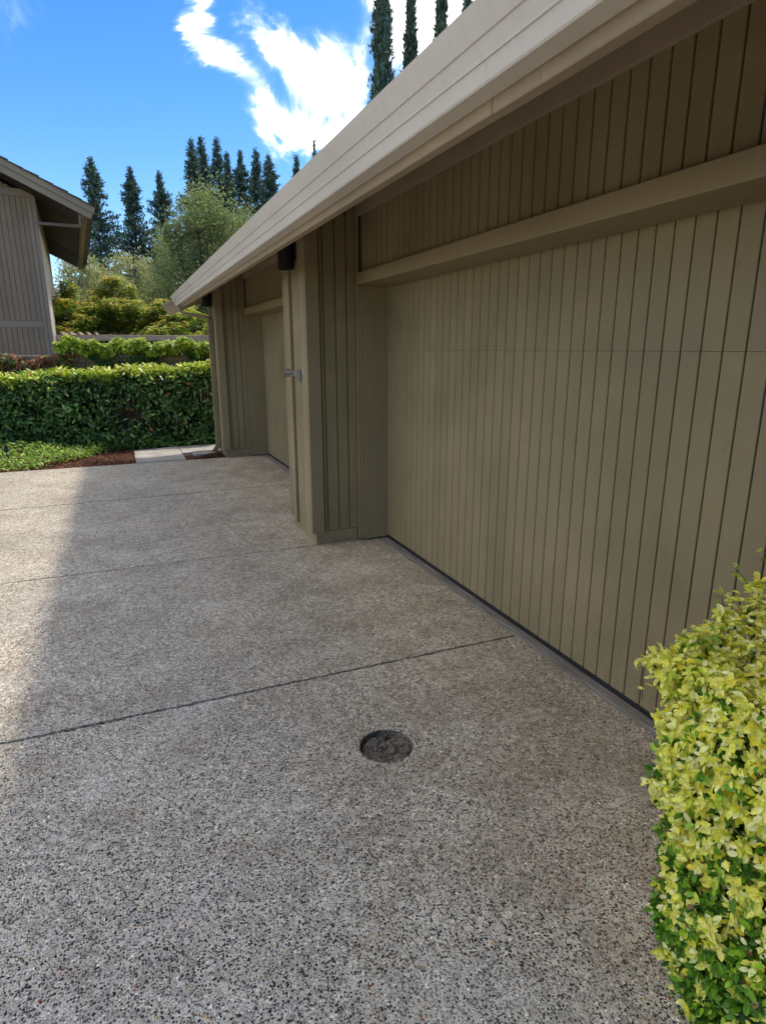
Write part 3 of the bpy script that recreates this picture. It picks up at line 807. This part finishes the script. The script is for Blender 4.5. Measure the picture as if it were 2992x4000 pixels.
def litter(name, poly, n, cols, w, size, z, label, cat=None):
    xs = [p[0] for p in poly]; ys = [p[1] for p in poly]; pts = []
    def inside(x, y):
        c = False; j = len(poly)-1
        for i in range(len(poly)):
            if (poly[i][1] > y) != (poly[j][1] > y) and x < (poly[j][0]-poly[i][0])*(y-poly[i][1])/(poly[j][1]-poly[i][1])+poly[i][0]: c = not c
            j = i
        return c
    while len(pts) < n:
        x, y = random.uniform(min(xs), max(xs)), random.uniform(min(ys), max(ys))
        if inside(x, y): pts.append((x, y, z+random.random()*.02))
    P_ = np.array(pts); nr = unit(n)*.6+np.array((0, 0, 1.)); 
    o = link(name, leaf_mesh(name, P_, nr, unit(n), RNG.uniform(size*.6, size*1.4, n), palette(n, cols, w, .2), .32, 'quad'), M['leaf_dry'])
    return tag(o, label, None, kind='stuff')
M['leaf_dry'] = leafmat('dry_leaf', .8, .1, .1)
litter('mulch', [(-3.4, 9.80), (.10, 9.82), (.10, 11.1), (-.3, 11.9), (-1.6, 11.9), (-3.4, 10.5)], 9000, [(.15, .062, .035), (.25, .13, .08), (.06, .028, .018), (.33, .20, .13)], [4, 2, 3, 1], .035, -.018, 'reddish brown bark mulch between the ground cover and the path')
litter('leaf_litter', [(.95, 9.83), (1.43, 9.84), (1.43, 10.47), (1.2, 10.40), (1.1, 10.15)], 900, [(.10, .045, .03), (.20, .10, .06), (.05, .025, .015)], [4, 2, 3], .04, -.015, 'dark fallen leaves caught beside the downspout')

# fence with planks and rails
def fence():
    t = empty('fence', (0, 12.05, 0)); tag(t, 'dark weathered plank fence half buried in hedge and creeper', 'fence')
    x = -7.0; w = .118
    mats = M['fence']
    me = {}
    i = 0
    while x < 3.2:
        h = random.choice((1.50, 1.505, 1.51))
        k = h
        if k not in me:
            me[k] = board_mesh(w-.012, h, .018, mats)
        o = bpy.data.objects.new('plank', me[k]); COL.objects.link(o); o.parent = t; o.location = (x, .0+random.uniform(-.002, .002), 0)
        x += w; i += 1
    for z in (.34, 1.43):
        MB().box(-7, 3.2, -.042, -.004, z, z+.085).build('rail', mats, t, bevel=.004)
    MB().box(-7, 3.2, -.06, .05, 1.512, 1.548).build('cap_rail', mats, t, bevel=.004)
    for xp in (-6.2, -3.8, -1.4, 1.0, 2.9):
        MB().box(xp-.045, xp+.045, .022, .11, -.1, 1.51).build('post', mats, t, bevel=.004)
fence()

# long hedge
def long_hedge():
    t = empty('laurel_hedge', (-2.5, 11.6, 0)); tag(t, 'long trimmed hedge of glossy dark leaves with bright tips in front of the fence', 'hedge')
    n = 46000
    X = rnd(n, -7.0, 1.95)
    face = rnd(n)
    top = lambda x: 1.20+.15*np.clip((x+2.2)/3.6, 0, 1)+.018*np.sin(x*5.1)+.012*np.sin(x*13)
    y0 = lambda x, z: 11.28+.06*np.sin(x*3.3+z*2)+.04*np.sin(x*8+z*7)+.10*np.clip(.4-z, 0, .4)+.25*np.clip((x-.0)/1.5, 0, 1)*np.clip(.9-z, 0, .9)
    Z = np.where(face < .66, rnd(n, .0, 1)*top(X), top(X)); Y = np.where(face < .66, y0(X, Z), rnd(n, 11.27, 12.0))
    isT = face >= .66
    Nn = np.where(isT[:, None], np.array((0, -.1, 1.)), np.array((0, -1., .1)))
    dep = np.abs(RNG.normal(0, .08, n)); dep = np.where(rnd(n) < .10, -rnd(n, 0, .06), dep)
    P_ = np.stack([X, Y, Z], 1)-Nn*dep[:, None]
    # thin places where the fence shows through
    def thin(cx, cz, rx, rz): return np.exp(-(((X-cx)/rx)**2+((Z-cz)/rz)**2))
    th = .985*thin(.10, .55, .26, .30)+.96*thin(1.35, .85, .22, .20)+.8*thin(.8, .42, .40, .16)+.6*thin(-.35, .75, .3, .15)
    keep = (rnd(n) > np.clip(th, 0, .99)) | isT
    # clumps
    c = np.sin(X*17+np.sin(Z*11)*2)+np.sin(Z*19+X*7)
    keep &= (rnd(n) < .62+.28*c) | isT
    P_, Nn, dep, X, Z, isT = P_[keep], Nn[keep], dep[keep], X[keep], Z[keep], isT[keep]
    m = len(P_)
    tz = top(X)
    young_lit = np.clip((P_[:, 2]-(tz-.22))/.20, 0, 1)  # young tips, with the sunlit brightness of the hedge top coloured in
    isY = rnd(m) < .85*young_lit
    nrm = Nn*.6+unit(m)*.7+np.array((0, 0, .35)); dirv = unit(m)*.8+Nn*.5+np.where(isY[:, None], np.array((0, 0, 1.2)), np.array((0, 0, -.35)))
    size = np.clip(RNG.normal(.082, .018, m), .04, .125)
    grn = palette(m, [(.085, .17, .036), (.13, .25, .05), (.27, .42, .11), (.04, .09, .022), (.45, .13, .035)], [4, 4, 2.6, 3, .10], .18)
    yel = palette(m, [(.60, .66, .08), (.44, .56, .06), (.74, .68, .14), (.24, .40, .05), (.62, .30, .10)], [4, 4, 3, 1.5, .35], .15)
    o = link('foliage', leaf_mesh('foliage', P_-np.array((-2.5, 11.6, 0)), nrm, dirv, size, np.where(isY[:, None], yel, grn), .46), M['leaf_gloss'], t)
    o['kind'] = 'stuff'
    # woody interior
    tw = MB()
    for i in range(420):
        x = random.uniform(-7, 1.9); b = Vector((x+2.5, random.uniform(-.1, .25), 0)); e = b+Vector((random.gauss(0, .3), random.uniform(-.3, .15), random.uniform(.6, 1.15)))
        mid = b.lerp(e, .5)+Vector((random.gauss(0, .07), random.gauss(0, .05), 0))
        tw.tube([b, mid, e], [.010, .006, .003], 3, cap=False)
    tw.build('branches', M['twig'], t)
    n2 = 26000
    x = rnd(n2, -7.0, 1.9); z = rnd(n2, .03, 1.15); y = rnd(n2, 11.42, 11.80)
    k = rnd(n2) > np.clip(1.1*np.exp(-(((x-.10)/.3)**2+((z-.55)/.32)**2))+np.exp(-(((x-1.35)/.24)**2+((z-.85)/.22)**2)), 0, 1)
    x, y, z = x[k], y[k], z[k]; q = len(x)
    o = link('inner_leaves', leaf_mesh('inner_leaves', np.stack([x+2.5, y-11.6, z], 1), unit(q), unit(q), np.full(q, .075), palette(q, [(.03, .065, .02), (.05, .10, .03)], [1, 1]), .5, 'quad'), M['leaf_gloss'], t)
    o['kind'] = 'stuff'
long_hedge()

# creeper over the fence
def creeper():
    t = empty('creeper', (0, 12.0, 0)); tag(t, 'bright lime green creeper spilling over the top of the plank fence', 'creeper')
    n = 9000
    X = rnd(n, -.92, 3.2)
    bumpy = lambda x: .05*np.sin(x*7)+.04*np.sin(x*17+1)+.02*np.sin(x*31)
    low = np.where(rnd(n) < .16, rnd(n, .25, .75)**1.0*(.7+.5*np.sin(X*4.1+1)), rnd(n, 0, .20))
    Z = 1.80+bumpy(X)*.8-low
    Y = 11.93+rnd(n, -.10, .22)*(low < .2)-.05*(low > .2)
    sz = np.clip(RNG.normal(.075, .016, n), .04, .11)
    nr = unit(n)*.55+np.array((0, -.55, .75)); dv = unit(n)*.6+np.array((0, -.5, -.6))
    g = palette(n, [(.46, .52, .045), (.33, .42, .04), (.58, .58, .09), (.14, .26, .03)], [4, 4, 2, 2], .14)
    d = palette(n, [(.07, .14, .03), (.10, .19, .035), (.30, .12, .06)], [4, 3, .5], .15)
    tint = np.where((low > .21)[:, None], d, g)
    o = link('foliage', leaf_mesh('foliage', np.stack([X, Y-12, Z], 1), nr, dv, sz, tint, .75, 'ivy'), M['leaf'], t); o['kind'] = 'stuff'
    tw = MB()
    for i in range(150):
        x = random.uniform(-.9, 3.1); a = Vector((x, -.07, random.uniform(1.55, 1.66))); b = a+Vector((random.gauss(0, .12), random.uniform(-.05, 0), -random.uniform(.1, .45)))
        tw.tube([a, a.lerp(b, .5)+Vector((random.gauss(0, .03), 0, 0)), b], [.004, .003, .002], 3, cap=False)
    tw.build('stems', M['redtwig'], t)
    t2 = empty('creeper', (-3.5, 12.0, 0)); tag(t2, 'lower tangle of creeper turning red and brown below the taupe house wall', 'creeper')
    n = 9000
    X = rnd(n, -7.0, -.72)
    low = rnd(n, 0, .42)
    Z = 1.56+.05*np.sin(X*6)+.03*np.sin(X*15)-low; Y = 11.86+rnd(n, -.10, .16)
    red = np.exp(-((X+1.25)/.45)**2)*.75+.12
    isR = rnd(n) < red
    r_ = palette(n, [(.30, .11, .06), (.22, .09, .05), (.42, .20, .10)], [3, 3, 2], .15)
    g = palette(n, [(.20, .33, .045), (.10, .19, .03), (.36, .42, .07), (.06, .12, .025)], [3, 4, 2, 3], .15)
    o = link('foliage', leaf_mesh('foliage', np.stack([X+3.5, Y-12, Z], 1), unit(n)*.6+np.array((0, -.5, .7)), unit(n)*.6+np.array((0, -.4, -.6)), np.clip(RNG.normal(.068, .015, n), .03, .1), np.where(isR[:, None], r_, g), .7, 'ivy'), M['leaf'], t2); o['kind'] = 'stuff'
M['redtwig'] = plain('creeper_stem', (.20, .11, .07), .8, var=.2)
creeper()

# ground cover
def ground_cover():
    t = empty('ground_cover', (-3, 10.6, 0)); tag(t, 'low bright green ground cover along the far driveway edge', 'ground cover')
    n = 16000
    X = rnd(n, -7, -.12); e = 9.86+1.45*np.clip((X+1.15)/.95, 0, 1)**1.0
    Y = e+rnd(n)**1.2*(11.75-e); 
    h = (.13+.05*np.sin(X*4+Y*3)+.10*np.clip((Y-e)/1.0, 0, 1))*np.clip((Y-e+.04)/.10, .25, 1)
    Z = h*np.sqrt(rnd(n))
    tint = palette(n, [(.24, .36, .05), (.36, .50, .07), (.12, .22, .03), (.52, .58, .12), (.46, .32, .12)], [4, 4, 3, 1.5, .3], .15)
    o = link('foliage', leaf_mesh('foliage', np.stack([X+3, Y-10.6, Z-.015], 1), unit(n)*.6+np.array((0, -.2, .9)), unit(n)+np.array((0, 0, .2)), np.clip(RNG.normal(.052, .012, n), .025, .08), tint, .55, 'quad'), M['leaf'], t)
    o['kind'] = 'stuff'; t['kind'] = 'stuff'; del t['category']
    t2 = empty('ground_cover', (.8, 11.45, 0)); t2['kind'] = 'stuff'; t2['label'] = 'shaded ivy and low leaves at the hedge foot behind the paving slabs'
    n = 5200
    X = rnd(n, -.35, 2.0); Y = 11.30+rnd(n, 0, .45)+.04*np.sin(X*9); Z = (.10+.07*np.sin(X*6)+.20*(Y-11.3))*rnd(n)
    tint = palette(n, [(.07, .15, .03), (.13, .24, .045), (.20, .33, .06), (.34, .40, .20)], [4, 4, 2, .5], .15)
    o = link('foliage', leaf_mesh('foliage', np.stack([X-.8, Y-11.45, Z], 1), unit(n)*.6+np.array((0, -.4, .8)), unit(n), np.clip(RNG.normal(.06, .012, n), .03, .09), tint, .65, 'ivy'), M['leaf'], t2); o['kind'] = 'stuff'
ground_cover()

pl = empty('path_light', (-1.62, 10.35, 0)); tag(pl, 'small dark garden stake light in the ground cover', 'path light')
MB().tube([(0, 0, -.05), (0, 0, .20)], .008, 8).build('stake', M['black'], pl)
MB().tube([(0, 0, .20), (0, 0, .225), (0, 0, .30)], [.028, .034, .022], 12).build('lamp_head', M['black'], pl)

# pergola beam behind the fence
def pergola():
    t = empty('pergola', (0, 15, 0)); tag(t, 'long weathered pergola beam with short rafter ends behind the fence', 'pergola')
    MB().box(-1.10, 4.2, -.022, .022, 1.845, 1.945).build('beam', M['pergola'], t, bevel=.004)
    MB().box(-1.45, 4.2, 1.9, 1.945, 1.845, 1.945).build('beam', M['pergola'], t, bevel=.004)
    for x in (-1.02, -.86, -.69, -.53, -.37):
        MB().extr([(-.09, 1.965), (-.05, 1.9465), (2.1, 1.9465), (2.1, 2.005), (-.09, 2.005)], 'x', x-.02, x+.02).build('rafter', M['pergola'], t, bevel=.003)
    for x in (-1.0, 1.4, 4.0):
        for y in (.025, 1.81): MB().box(x-.045, x+.045, y, y+.085, -.1, 1.843).build('post', M['pergola'], t)
pergola()

# ------------------------------------------------------------------ trees
def grow(mb, p, d, length, rad, depth, tips, spread=.55, up=.15, seg=3, kids=3):
    pts = [p]; q = p.copy(); dd = d.copy()
    for i in range(3):
        dd = (dd+Vector((random.gauss(0, .13), random.gauss(0, .13), random.gauss(0, .08)+up*.3))).normalized()
        q = q+dd*length/3; pts.append(q.copy())
    mb.tube(pts, [rad, rad*.85, rad*.72, rad*.6], seg, cap=False)
    tips.append((q.copy(), dd.copy(), depth))
    if depth <= 0: return
    for k in range(kids):
        a = pts[random.choice((2, 3, 3))]
        nd_ = (dd+Vector((random.gauss(0, spread), random.gauss(0, spread), random.gauss(0, spread*.6)+up))).normalized()
        grow(mb, a.copy(), nd_, length*random.uniform(.6, .82), rad*.55, depth-1, tips, spread, up, 3, kids)

def conifer(x, y, h, w, label, seed, n=5200):
    """narrow dark conifer: tiers of drooping sprays round a straight trunk, gaps between"""
    rs = np.random.default_rng(seed)
    t = empty('conifer_tree', (x, y, 0)); tag(t, label, 'conifer', 'tall dark conifers beyond the gardens')
    tr = MB(); tr.tube([(0, 0, -.2), (0, 0, h*.5), (0, 0, h*.99)], [h*.012, h*.008, .02], 6); tr.build('trunk', M['bark'], t)
    P_ = []; Dd = []
    z = h*.28
    nb = 0; ph = rs.uniform(0, 6.3); full = rs.uniform(.85, 1.2); bend = rs.normal(0, .015, 2)
    while z < h*.985:
        f = 1-(z/h); rad = w*min(1.0, f*1.9+.02)*.78*full*rs.uniform(.45, 1.15)*(1+.22*math.sin(z*1.1+ph))
        az = rs.uniform(0, 2*math.pi); nb += 1
        L_ = max(rad, .12); rise = rs.uniform(.05, .55)+.5*(1-f)
        m = int(10+34*L_/ (w*.5)*1.6)
        for s in rs.uniform(.12, 1, m):
            r = L_*s; zz = z+r*rise-.25*r*s
            P_.append((r*math.cos(az)+rs.normal(0, .10), r*math.sin(az)+rs.normal(0, .10), zz+rs.normal(0, .12)))
            Dd.append((math.cos(az)*.8, math.sin(az)*.8, .9))
        z += h*.0024*rs.uniform(.5, 1.5)*(1.1 if f > .2 else .8)
    P_ = np.array(P_); Dd = np.array(Dd); k = len(P_)
    rr = np.hypot(P_[:, 0], P_[:, 1])
    tint = np.array([(.09, .14, .13), (.12, .185, .155), (.17, .245, .18), (.06, .10, .10)])[rs.integers(0, 4, k)]*(1+rs.normal(0, .15, (k, 1)))
    dv = Dd+rs.normal(0, .45, (k, 3)); nr = rs.normal(size=(k, 3))
    o = link('crown', leaf_mesh('crown', P_, nr, dv, rs.uniform(.20, .46, k)*(.5+.5*np.clip((h-P_[:, 2])/(h*.12), 0, 1)), np.clip(tint, .004, 1), .42, 'quad'), M['needle'], t)
    o['kind'] = 'stuff'
    return t

SC = 80/48.
def at(az_x, az_y, zz, d0, d1):  # move a measured point out along its ray on the ground
    s = d1/d0; return az_x*s, az_y*s, 1.65+(zz-1.65)*s
cl = [
 ('leftmost narrow conifer standing alone just right of the taupe roof', -.29, 48.0, 13.69, 1.95, 48),
 ('second lone conifer from the left, above the bare trees', 2.07, 49.96, 13.81, 1.85, 50),
 ('third, slightly shorter conifer whose top rises behind the grey green tree', 4.29, 53.83, 14.64, 1.85, 54),
 ('leftmost conifer of the tight dark cluster in the middle', 6.24, 49.61, 15.92, 1.7, 50),
 ('tallest tip of the dark conifer cluster, second from its left', 7.19, 51.5, 16.68, 1.8, 52),
 ('third conifer of the dark cluster with a broad shoulder', 7.96, 49.36, 16.08, 1.9, 50),
 ('short conifer tucked behind the third one of the dark cluster', 9.24, 53.2, 16.32, 1.5, 54),
 ('conifer right of the gap in the dark cluster', 9.52, 49.09, 15.4, 1.8, 50),
 ('broad conifer near the right end of the dark cluster', 10.35, 47.89, 15.31, 1.8, 49),
 ('last conifer of the cluster, just left of the gutter', 12.12, 51.59, 16.04, 1.6, 53),
 ('small conifer tip peeping over the garage gutter', 13.37, 48.18, 15.27, 1.3, 50),
]
for i, (lb, x, y, z, w, d0) in enumerate(cl):
    X_, Y_, Z_ = at(x, y, z, d0, 80+(i % 3)*3)
    conifer(X_, Y_, Z_, w*SC*1.2, lb, 100+i)

def cypress(x, y, h, w, label, seed, n=9000):
    rs = np.random.default_rng(seed)
    t = empty('cypress_tree', (x, y, 0)); tag(t, label, 'cypress', 'columnar cypresses behind the garage roof')
    tr = MB(); tr.tube([(0, 0, -.2), (0, 0, h*.9)], [.14, .03], 6); tr.build('trunk', M['bark'], t)
    z = h*(.05+.95*rs.uniform(0, 1, n)); f = 1-z/h
    lump = 1+.16*np.sin(z*2.3+seed)+.10*np.sin(z*5.7+seed*2)
    rad = w*.5*np.clip((f*2.6), 0, 1)**.65*lump
    az = rs.uniform(0, 2*math.pi, n); lobe = 1+.18*np.sin(az*3+z*1.7)+.08*np.sin(az*5-z*3)
    r = rad*lobe*(1-np.abs(rs.normal(0, .22, n)))
    stray = rs.uniform(size=n) < .035; r = np.where(stray, rad*rs.uniform(1.05, 1.35, n), r)
    P_ = np.stack([r*np.cos(az), r*np.sin(az), z], 1)
    dv = np.stack([np.cos(az)*.28, np.sin(az)*.28, np.ones(n)], 1)+rs.normal(0, .16, (n, 3))
    nr = np.stack([np.cos(az), np.sin(az), np.full(n, .2)], 1)+rs.normal(0, .5, (n, 3))
    tint = np.array([(.11, .165, .13), (.15, .22, .165), (.20, .27, .20), (.07, .11, .09)])[rs.integers(0, 4, n)]*(1+rs.normal(0, .15, (n, 1)))
    o = link('crown', leaf_mesh('crown', P_, nr, dv, rs.uniform(.12, .34, n), np.clip(tint, .004, 1), .30, 'quad'), M['needle'], t); o['kind'] = 'stuff'
for i, (lb, x, y, z, w, d0, d1) in enumerate([
 ('tallest and leftmost columnar cypress in front of the white cloud', 6.93, 16.61, 11.6, .55, 18, 30),
 ('second, slimmer columnar cypress behind the gutter', 8.0, 17.24, 11.3, .40, 19, 31),
 ('third columnar cypress cut off by the top of the picture', 9.17, 17.77, 12.3, .42, 20, 32),
 ('rightmost cypress, mostly hidden by the garage roof', 10.28, 18.31, 12.4, .42, 21, 33)]):
    X_, Y_, Z_ = at(x, y, z, d0, d1); cypress(X_, Y_, Z_, w*d1/d0*1.1, lb, 31+i, 15000)
X_, Y_, Z_ = at(8.77, 28.69, 10.28, 30, 55); cypress(X_, Y_, Z_, .75, 'tiny dark cypress tip just above the gutter line', 40, 3000)

def leafy_tree(name, label, cat, x, y, h, crown, nleaf, size, cols, w, seed, trunkmat='bark', trunk_r=.09, pale=False, group=None, rough=.35, seg=3, lean=(0, 0), shape='quad', mat='leaf'):
    """crown: list of (dx, dy, z, rx, ry, rz) lobes, filled with leaves that thin out at their rims"""
    random.seed(seed); rs = np.random.default_rng(seed)
    t = empty(name, (x, y, 0)); tag(t, label, cat, group)
    mb = MB()
    base = Vector((0, 0, -.1)); fork = Vector((lean[0], lean[1], h*.32))
    mb.tube([base, base.lerp(fork, .5)+Vector((.05, 0, 0)), fork], [trunk_r, trunk_r*.85, trunk_r*.7], 8, cap=False)
    for (dx, dy, z, rx, ry, rz) in crown:
        c = Vector((dx, dy, z)); s = fork+Vector((0, 0, random.uniform(-.2, .2)*h*.3))
        mid = s.lerp(c, .5)+Vector((random.gauss(0, .12), random.gauss(0, .12), 0))
        mb.tube([s, mid, c], [trunk_r*.5, trunk_r*.32, trunk_r*.2], 5, cap=False)
        for k in range(7):
            v = Vector(rs.normal(size=3)).normalized(); e = c+Vector((v.x*rx, v.y*ry, v.z*rz))*random.uniform(.6, 1.0)
            a = s.lerp(c, random.uniform(.5, 1)); m2 = a.lerp(e, .5)+Vector((random.gauss(0, .06), random.gauss(0, .06), .05))
            mb.tube([a, m2, e], [trunk_r*.14, trunk_r*.09, trunk_r*.04], 3, cap=False)
            for q in range(4):
                e2 = e+Vector((random.gauss(0, rx*.3), random.gauss(0, ry*.3), random.gauss(.06, rz*.3)))
                mb.tube([m2.lerp(e, random.random()), e2], [trunk_r*.06, trunk_r*.02], 3, cap=False)
    mb.build('trunk', M[trunkmat], t)
    vol = np.array([c[3]*c[5] for c in crown]); vol = vol/vol.sum()
    P_ = []; Cx = []
    for (dx, dy, z, rx, ry, rz), f in zip(crown, vol):
        m = int(nleaf*f)
        # sub-clumps inside each lobe
        nc = max(6, int(26*rx))
        cc = unit(nc)*(rs.uniform(.25, 1, (nc, 1))**.6)
        cr = rs.uniform(.10, .30, nc)
        i = rs.integers(0, nc, m)
        v = cc[i]+rs.normal(size=(m, 3))*cr[i][:, None]
        P_.append(v*np.array((rx, ry, rz))+np.array((dx, dy, z))); Cx.append(cc[i])
    P_ = np.concatenate(P_); Cx = np.concatenate(Cx); m = len(P_)
    tint = palette(m, cols, w, .16)
    o = link('crown', leaf_mesh('crown', P_, unit(m)+np.array((0, 0, .5)), unit(m)+np.array((0, 0, rough)), rs.uniform(size*.6, size*1.4, m), tint, .42, shape), M[mat], t); o['kind'] = 'stuff'
    return t
grey_green = [(.25, .29, .14), (.34, .38, .18), (.18, .22, .11), (.44, .47, .22)]
leafy_tree('olive_tree', 'large grey green tree with fine foliage between the bare trees and the gutter', 'tree', 3.05, 22.0, 6.4,
  [(0, 0, 5.0, 1.25, 1.2, 1.45), (-.75, .1, 3.9, .95, 1.0, 1.2), (.9, 0, 5.0, .9, 1.0, 1.1), (-.3, 0, 5.75, .6, .6, .75), (.5, 0, 3.6, 1.3, 1.2, 1.3), (1.5, .4, 4.0, 1.0, 1, 1.3), (-.9, .2, 2.7, .8, .9, .9), (.6, 0, 2.4, 1.4, 1.1, 1.1), (-1.1, 0, 5.1, .35, .35, .8)],
  62000, .085, grey_green, [4, 4, 3, 2], 51, trunk_r=.12)
leafy_tree('olive_tree', 'smaller thin crowned tree with sky showing through, left of the large grey green tree', 'tree', 1.95, 24.5, 5.4,
  [(0, 0, 5.0, .55, .5, .8), (-.25, 0, 4.2, .6, .5, .8), (.3, 0, 3.6, .7, .6, .9), (-.1, 0, 3.0, .8, .7, .7)],
  9000, .085, grey_green, [3, 4, 2, 3], 52, trunk_r=.07)
pale = [(.42, .42, .21), (.50, .47, .27), (.32, .33, .16), (.52, .48, .34)]
for i, (lb, x, y, hh, cr) in enumerate([
 ('pale half bare willow with drooping twigs left of the large tree', .95, 27.0, 5.6, [(0, 0, 4.6, .8, .8, .9), (-.6, 0, 3.8, .7, .7, .9), (.6, 0, 3.9, .7, .7, 1.0), (0, 0, 3.1, 1.0, .8, .8)]),
 ('greyish nearly bare tree right under the taupe eave', -1.0, 28.0, 5.4, [(0, 0, 4.5, .8, .7, .8), (.7, 0, 4.2, .7, .7, .8), (-.4, 0, 3.6, 1.0, .8, .8)]),
 ('sparse grey twiggy tree low between the two pale ones', -.1, 25.0, 4.4, [(0, 0, 3.7, .7, .6, .6), (.5, 0, 3.2, .7, .6, .6), (-.6, 0, 3.1, .7, .6, .6)])]):
    leafy_tree('willow_tree', lb, 'tree', x, y, hh, cr, 7500, .10, pale, [4, 3, 3, 2], 60+i, trunkmat='palebark', trunk_r=.07, rough=-.4, group='pale half bare trees')

# layered dogwood-like trees: flat tiers, orange tinted upper leaves
def tiered(label, x, y, tiers, seed, n):
    random.seed(seed); rs = np.random.default_rng(seed)
    t = empty('dogwood_tree', (x, y, 0)); tag(t, label, 'tree', 'layered trees behind the pergola')
    mb = MB()
    zmax = max(c[2] for c in tiers)
    mb.tube([(0, 0, -.1), (.03, 0, zmax*.5), (0, 0, zmax)], [.08, .06, .02], 7, cap=False)
    P_ = []; T_ = []
    area = np.array([c[3] for c in tiers])**1.3; area /= area.sum()
    for (dx, dy, z, r), f in zip(tiers, area):
        mb.tube([(0, 0, max(z-.5, .3)), (dx*.6, dy*.6, z-.15), (dx, dy, z-.03)], [.03, .02, .01], 4, cap=False)
        m = int(n*f); nc = 16
        for k in range(nc):
            a = rs.uniform(0, 2*math.pi); q = r*math.sqrt(rs.uniform(0, 1)); cx, cy = q*math.cos(a), q*math.sin(a)*.8
            mm = m//nc; cr = r*rs.uniform(.16, .34)
            v = rs.normal(size=(mm, 3)); zz = -np.abs(v[:, 2])*.13
            P_.append(np.stack([dx+cx+v[:, 0]*cr*.75, dy+cy+v[:, 1]*cr*.75, z+zz-.16*(q/r)**2+rs.normal(0, .07)], 1)); T_.append(-zz)
            mb.tube([(dx, dy, z-.05), (dx+cx, dy+cy, z-.06)], [.008, .003], 3, cap=False)
    P_ = np.concatenate(P_); dz = np.concatenate(T_); m = len(P_)
    mb.build('trunk', M['bark'], t)
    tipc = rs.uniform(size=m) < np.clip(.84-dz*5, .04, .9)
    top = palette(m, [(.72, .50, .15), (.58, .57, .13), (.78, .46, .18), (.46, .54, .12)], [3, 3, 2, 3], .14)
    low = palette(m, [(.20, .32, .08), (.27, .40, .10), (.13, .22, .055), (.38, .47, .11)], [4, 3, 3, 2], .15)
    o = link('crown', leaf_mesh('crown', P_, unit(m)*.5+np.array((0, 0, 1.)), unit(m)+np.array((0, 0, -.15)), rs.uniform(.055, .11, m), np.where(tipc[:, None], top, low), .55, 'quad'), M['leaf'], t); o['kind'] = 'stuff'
rs0 = random.Random(5)
def tiers(w, z0, z1, n, r0, r1):
    out = []
    for i in range(n):
        f = (i+.5)/n; z = z0+(z1-z0)*f; sp = w*(1-.75*f**1.5)
        out.append((rs0.uniform(-sp, sp), rs0.uniform(-.8, .8), z+rs0.uniform(-.08, .08), r0+(r1-r0)*f))
    return out
tiered('tall central layered tree with orange tipped tiers behind the pergola', .05, 19.5, tiers(1.3, 1.5, 3.1, 34, .60, .36)+[(.05, 0, 3.55, .26), (.45, 0, 3.35, .2), (-.25, 0, 3.3, .25), (0, 0, 3.1, .4)], 71, 50000)
tiered('layered orange and green tree close beside the taupe house wall', -1.15, 19.0, tiers(.8, 1.5, 2.9, 20, .55, .32)+[(.15, 0, 3.38, .22), (.05, 0, 3.15, .25), (.12, 0, 2.9, .25)], 72, 24000)
tiered('wide low layered tree reaching right to the garage eave', 1.6, 18.6, tiers(1.2, 1.3, 2.9, 28, .55, .34)+[(-.3, 0, 2.85, .35)], 73, 38000)
tiered('lowest layered tree peeping between the eave and the pergola beam', 2.6, 18.0, tiers(.8, 1.3, 2.35, 14, .45, .25), 74, 14000)
# dark wood beyond everything
def far_wood():
    n = 26000
    X = rnd(n, -30, 40); Y = rnd(n, 44, 52); Z = rnd(n, 0, 1)*(4.2+1.0*np.sin(X*.35)+.7*np.sin(X*.9+2))
    o = link('far_wood', leaf_mesh('far_wood', np.stack([X, Y, Z], 1), unit(n), unit(n), rnd(n, .35, .8), palette(n, [(.06, .085, .035), (.09, .115, .05), (.14, .16, .08), (.045, .06, .03)], [3, 3, 2, 2]), .6, 'quad'), M['needle'])
    tag(o, 'low belt of grey green wood far beyond the gardens', kind='stuff')
far_wood()
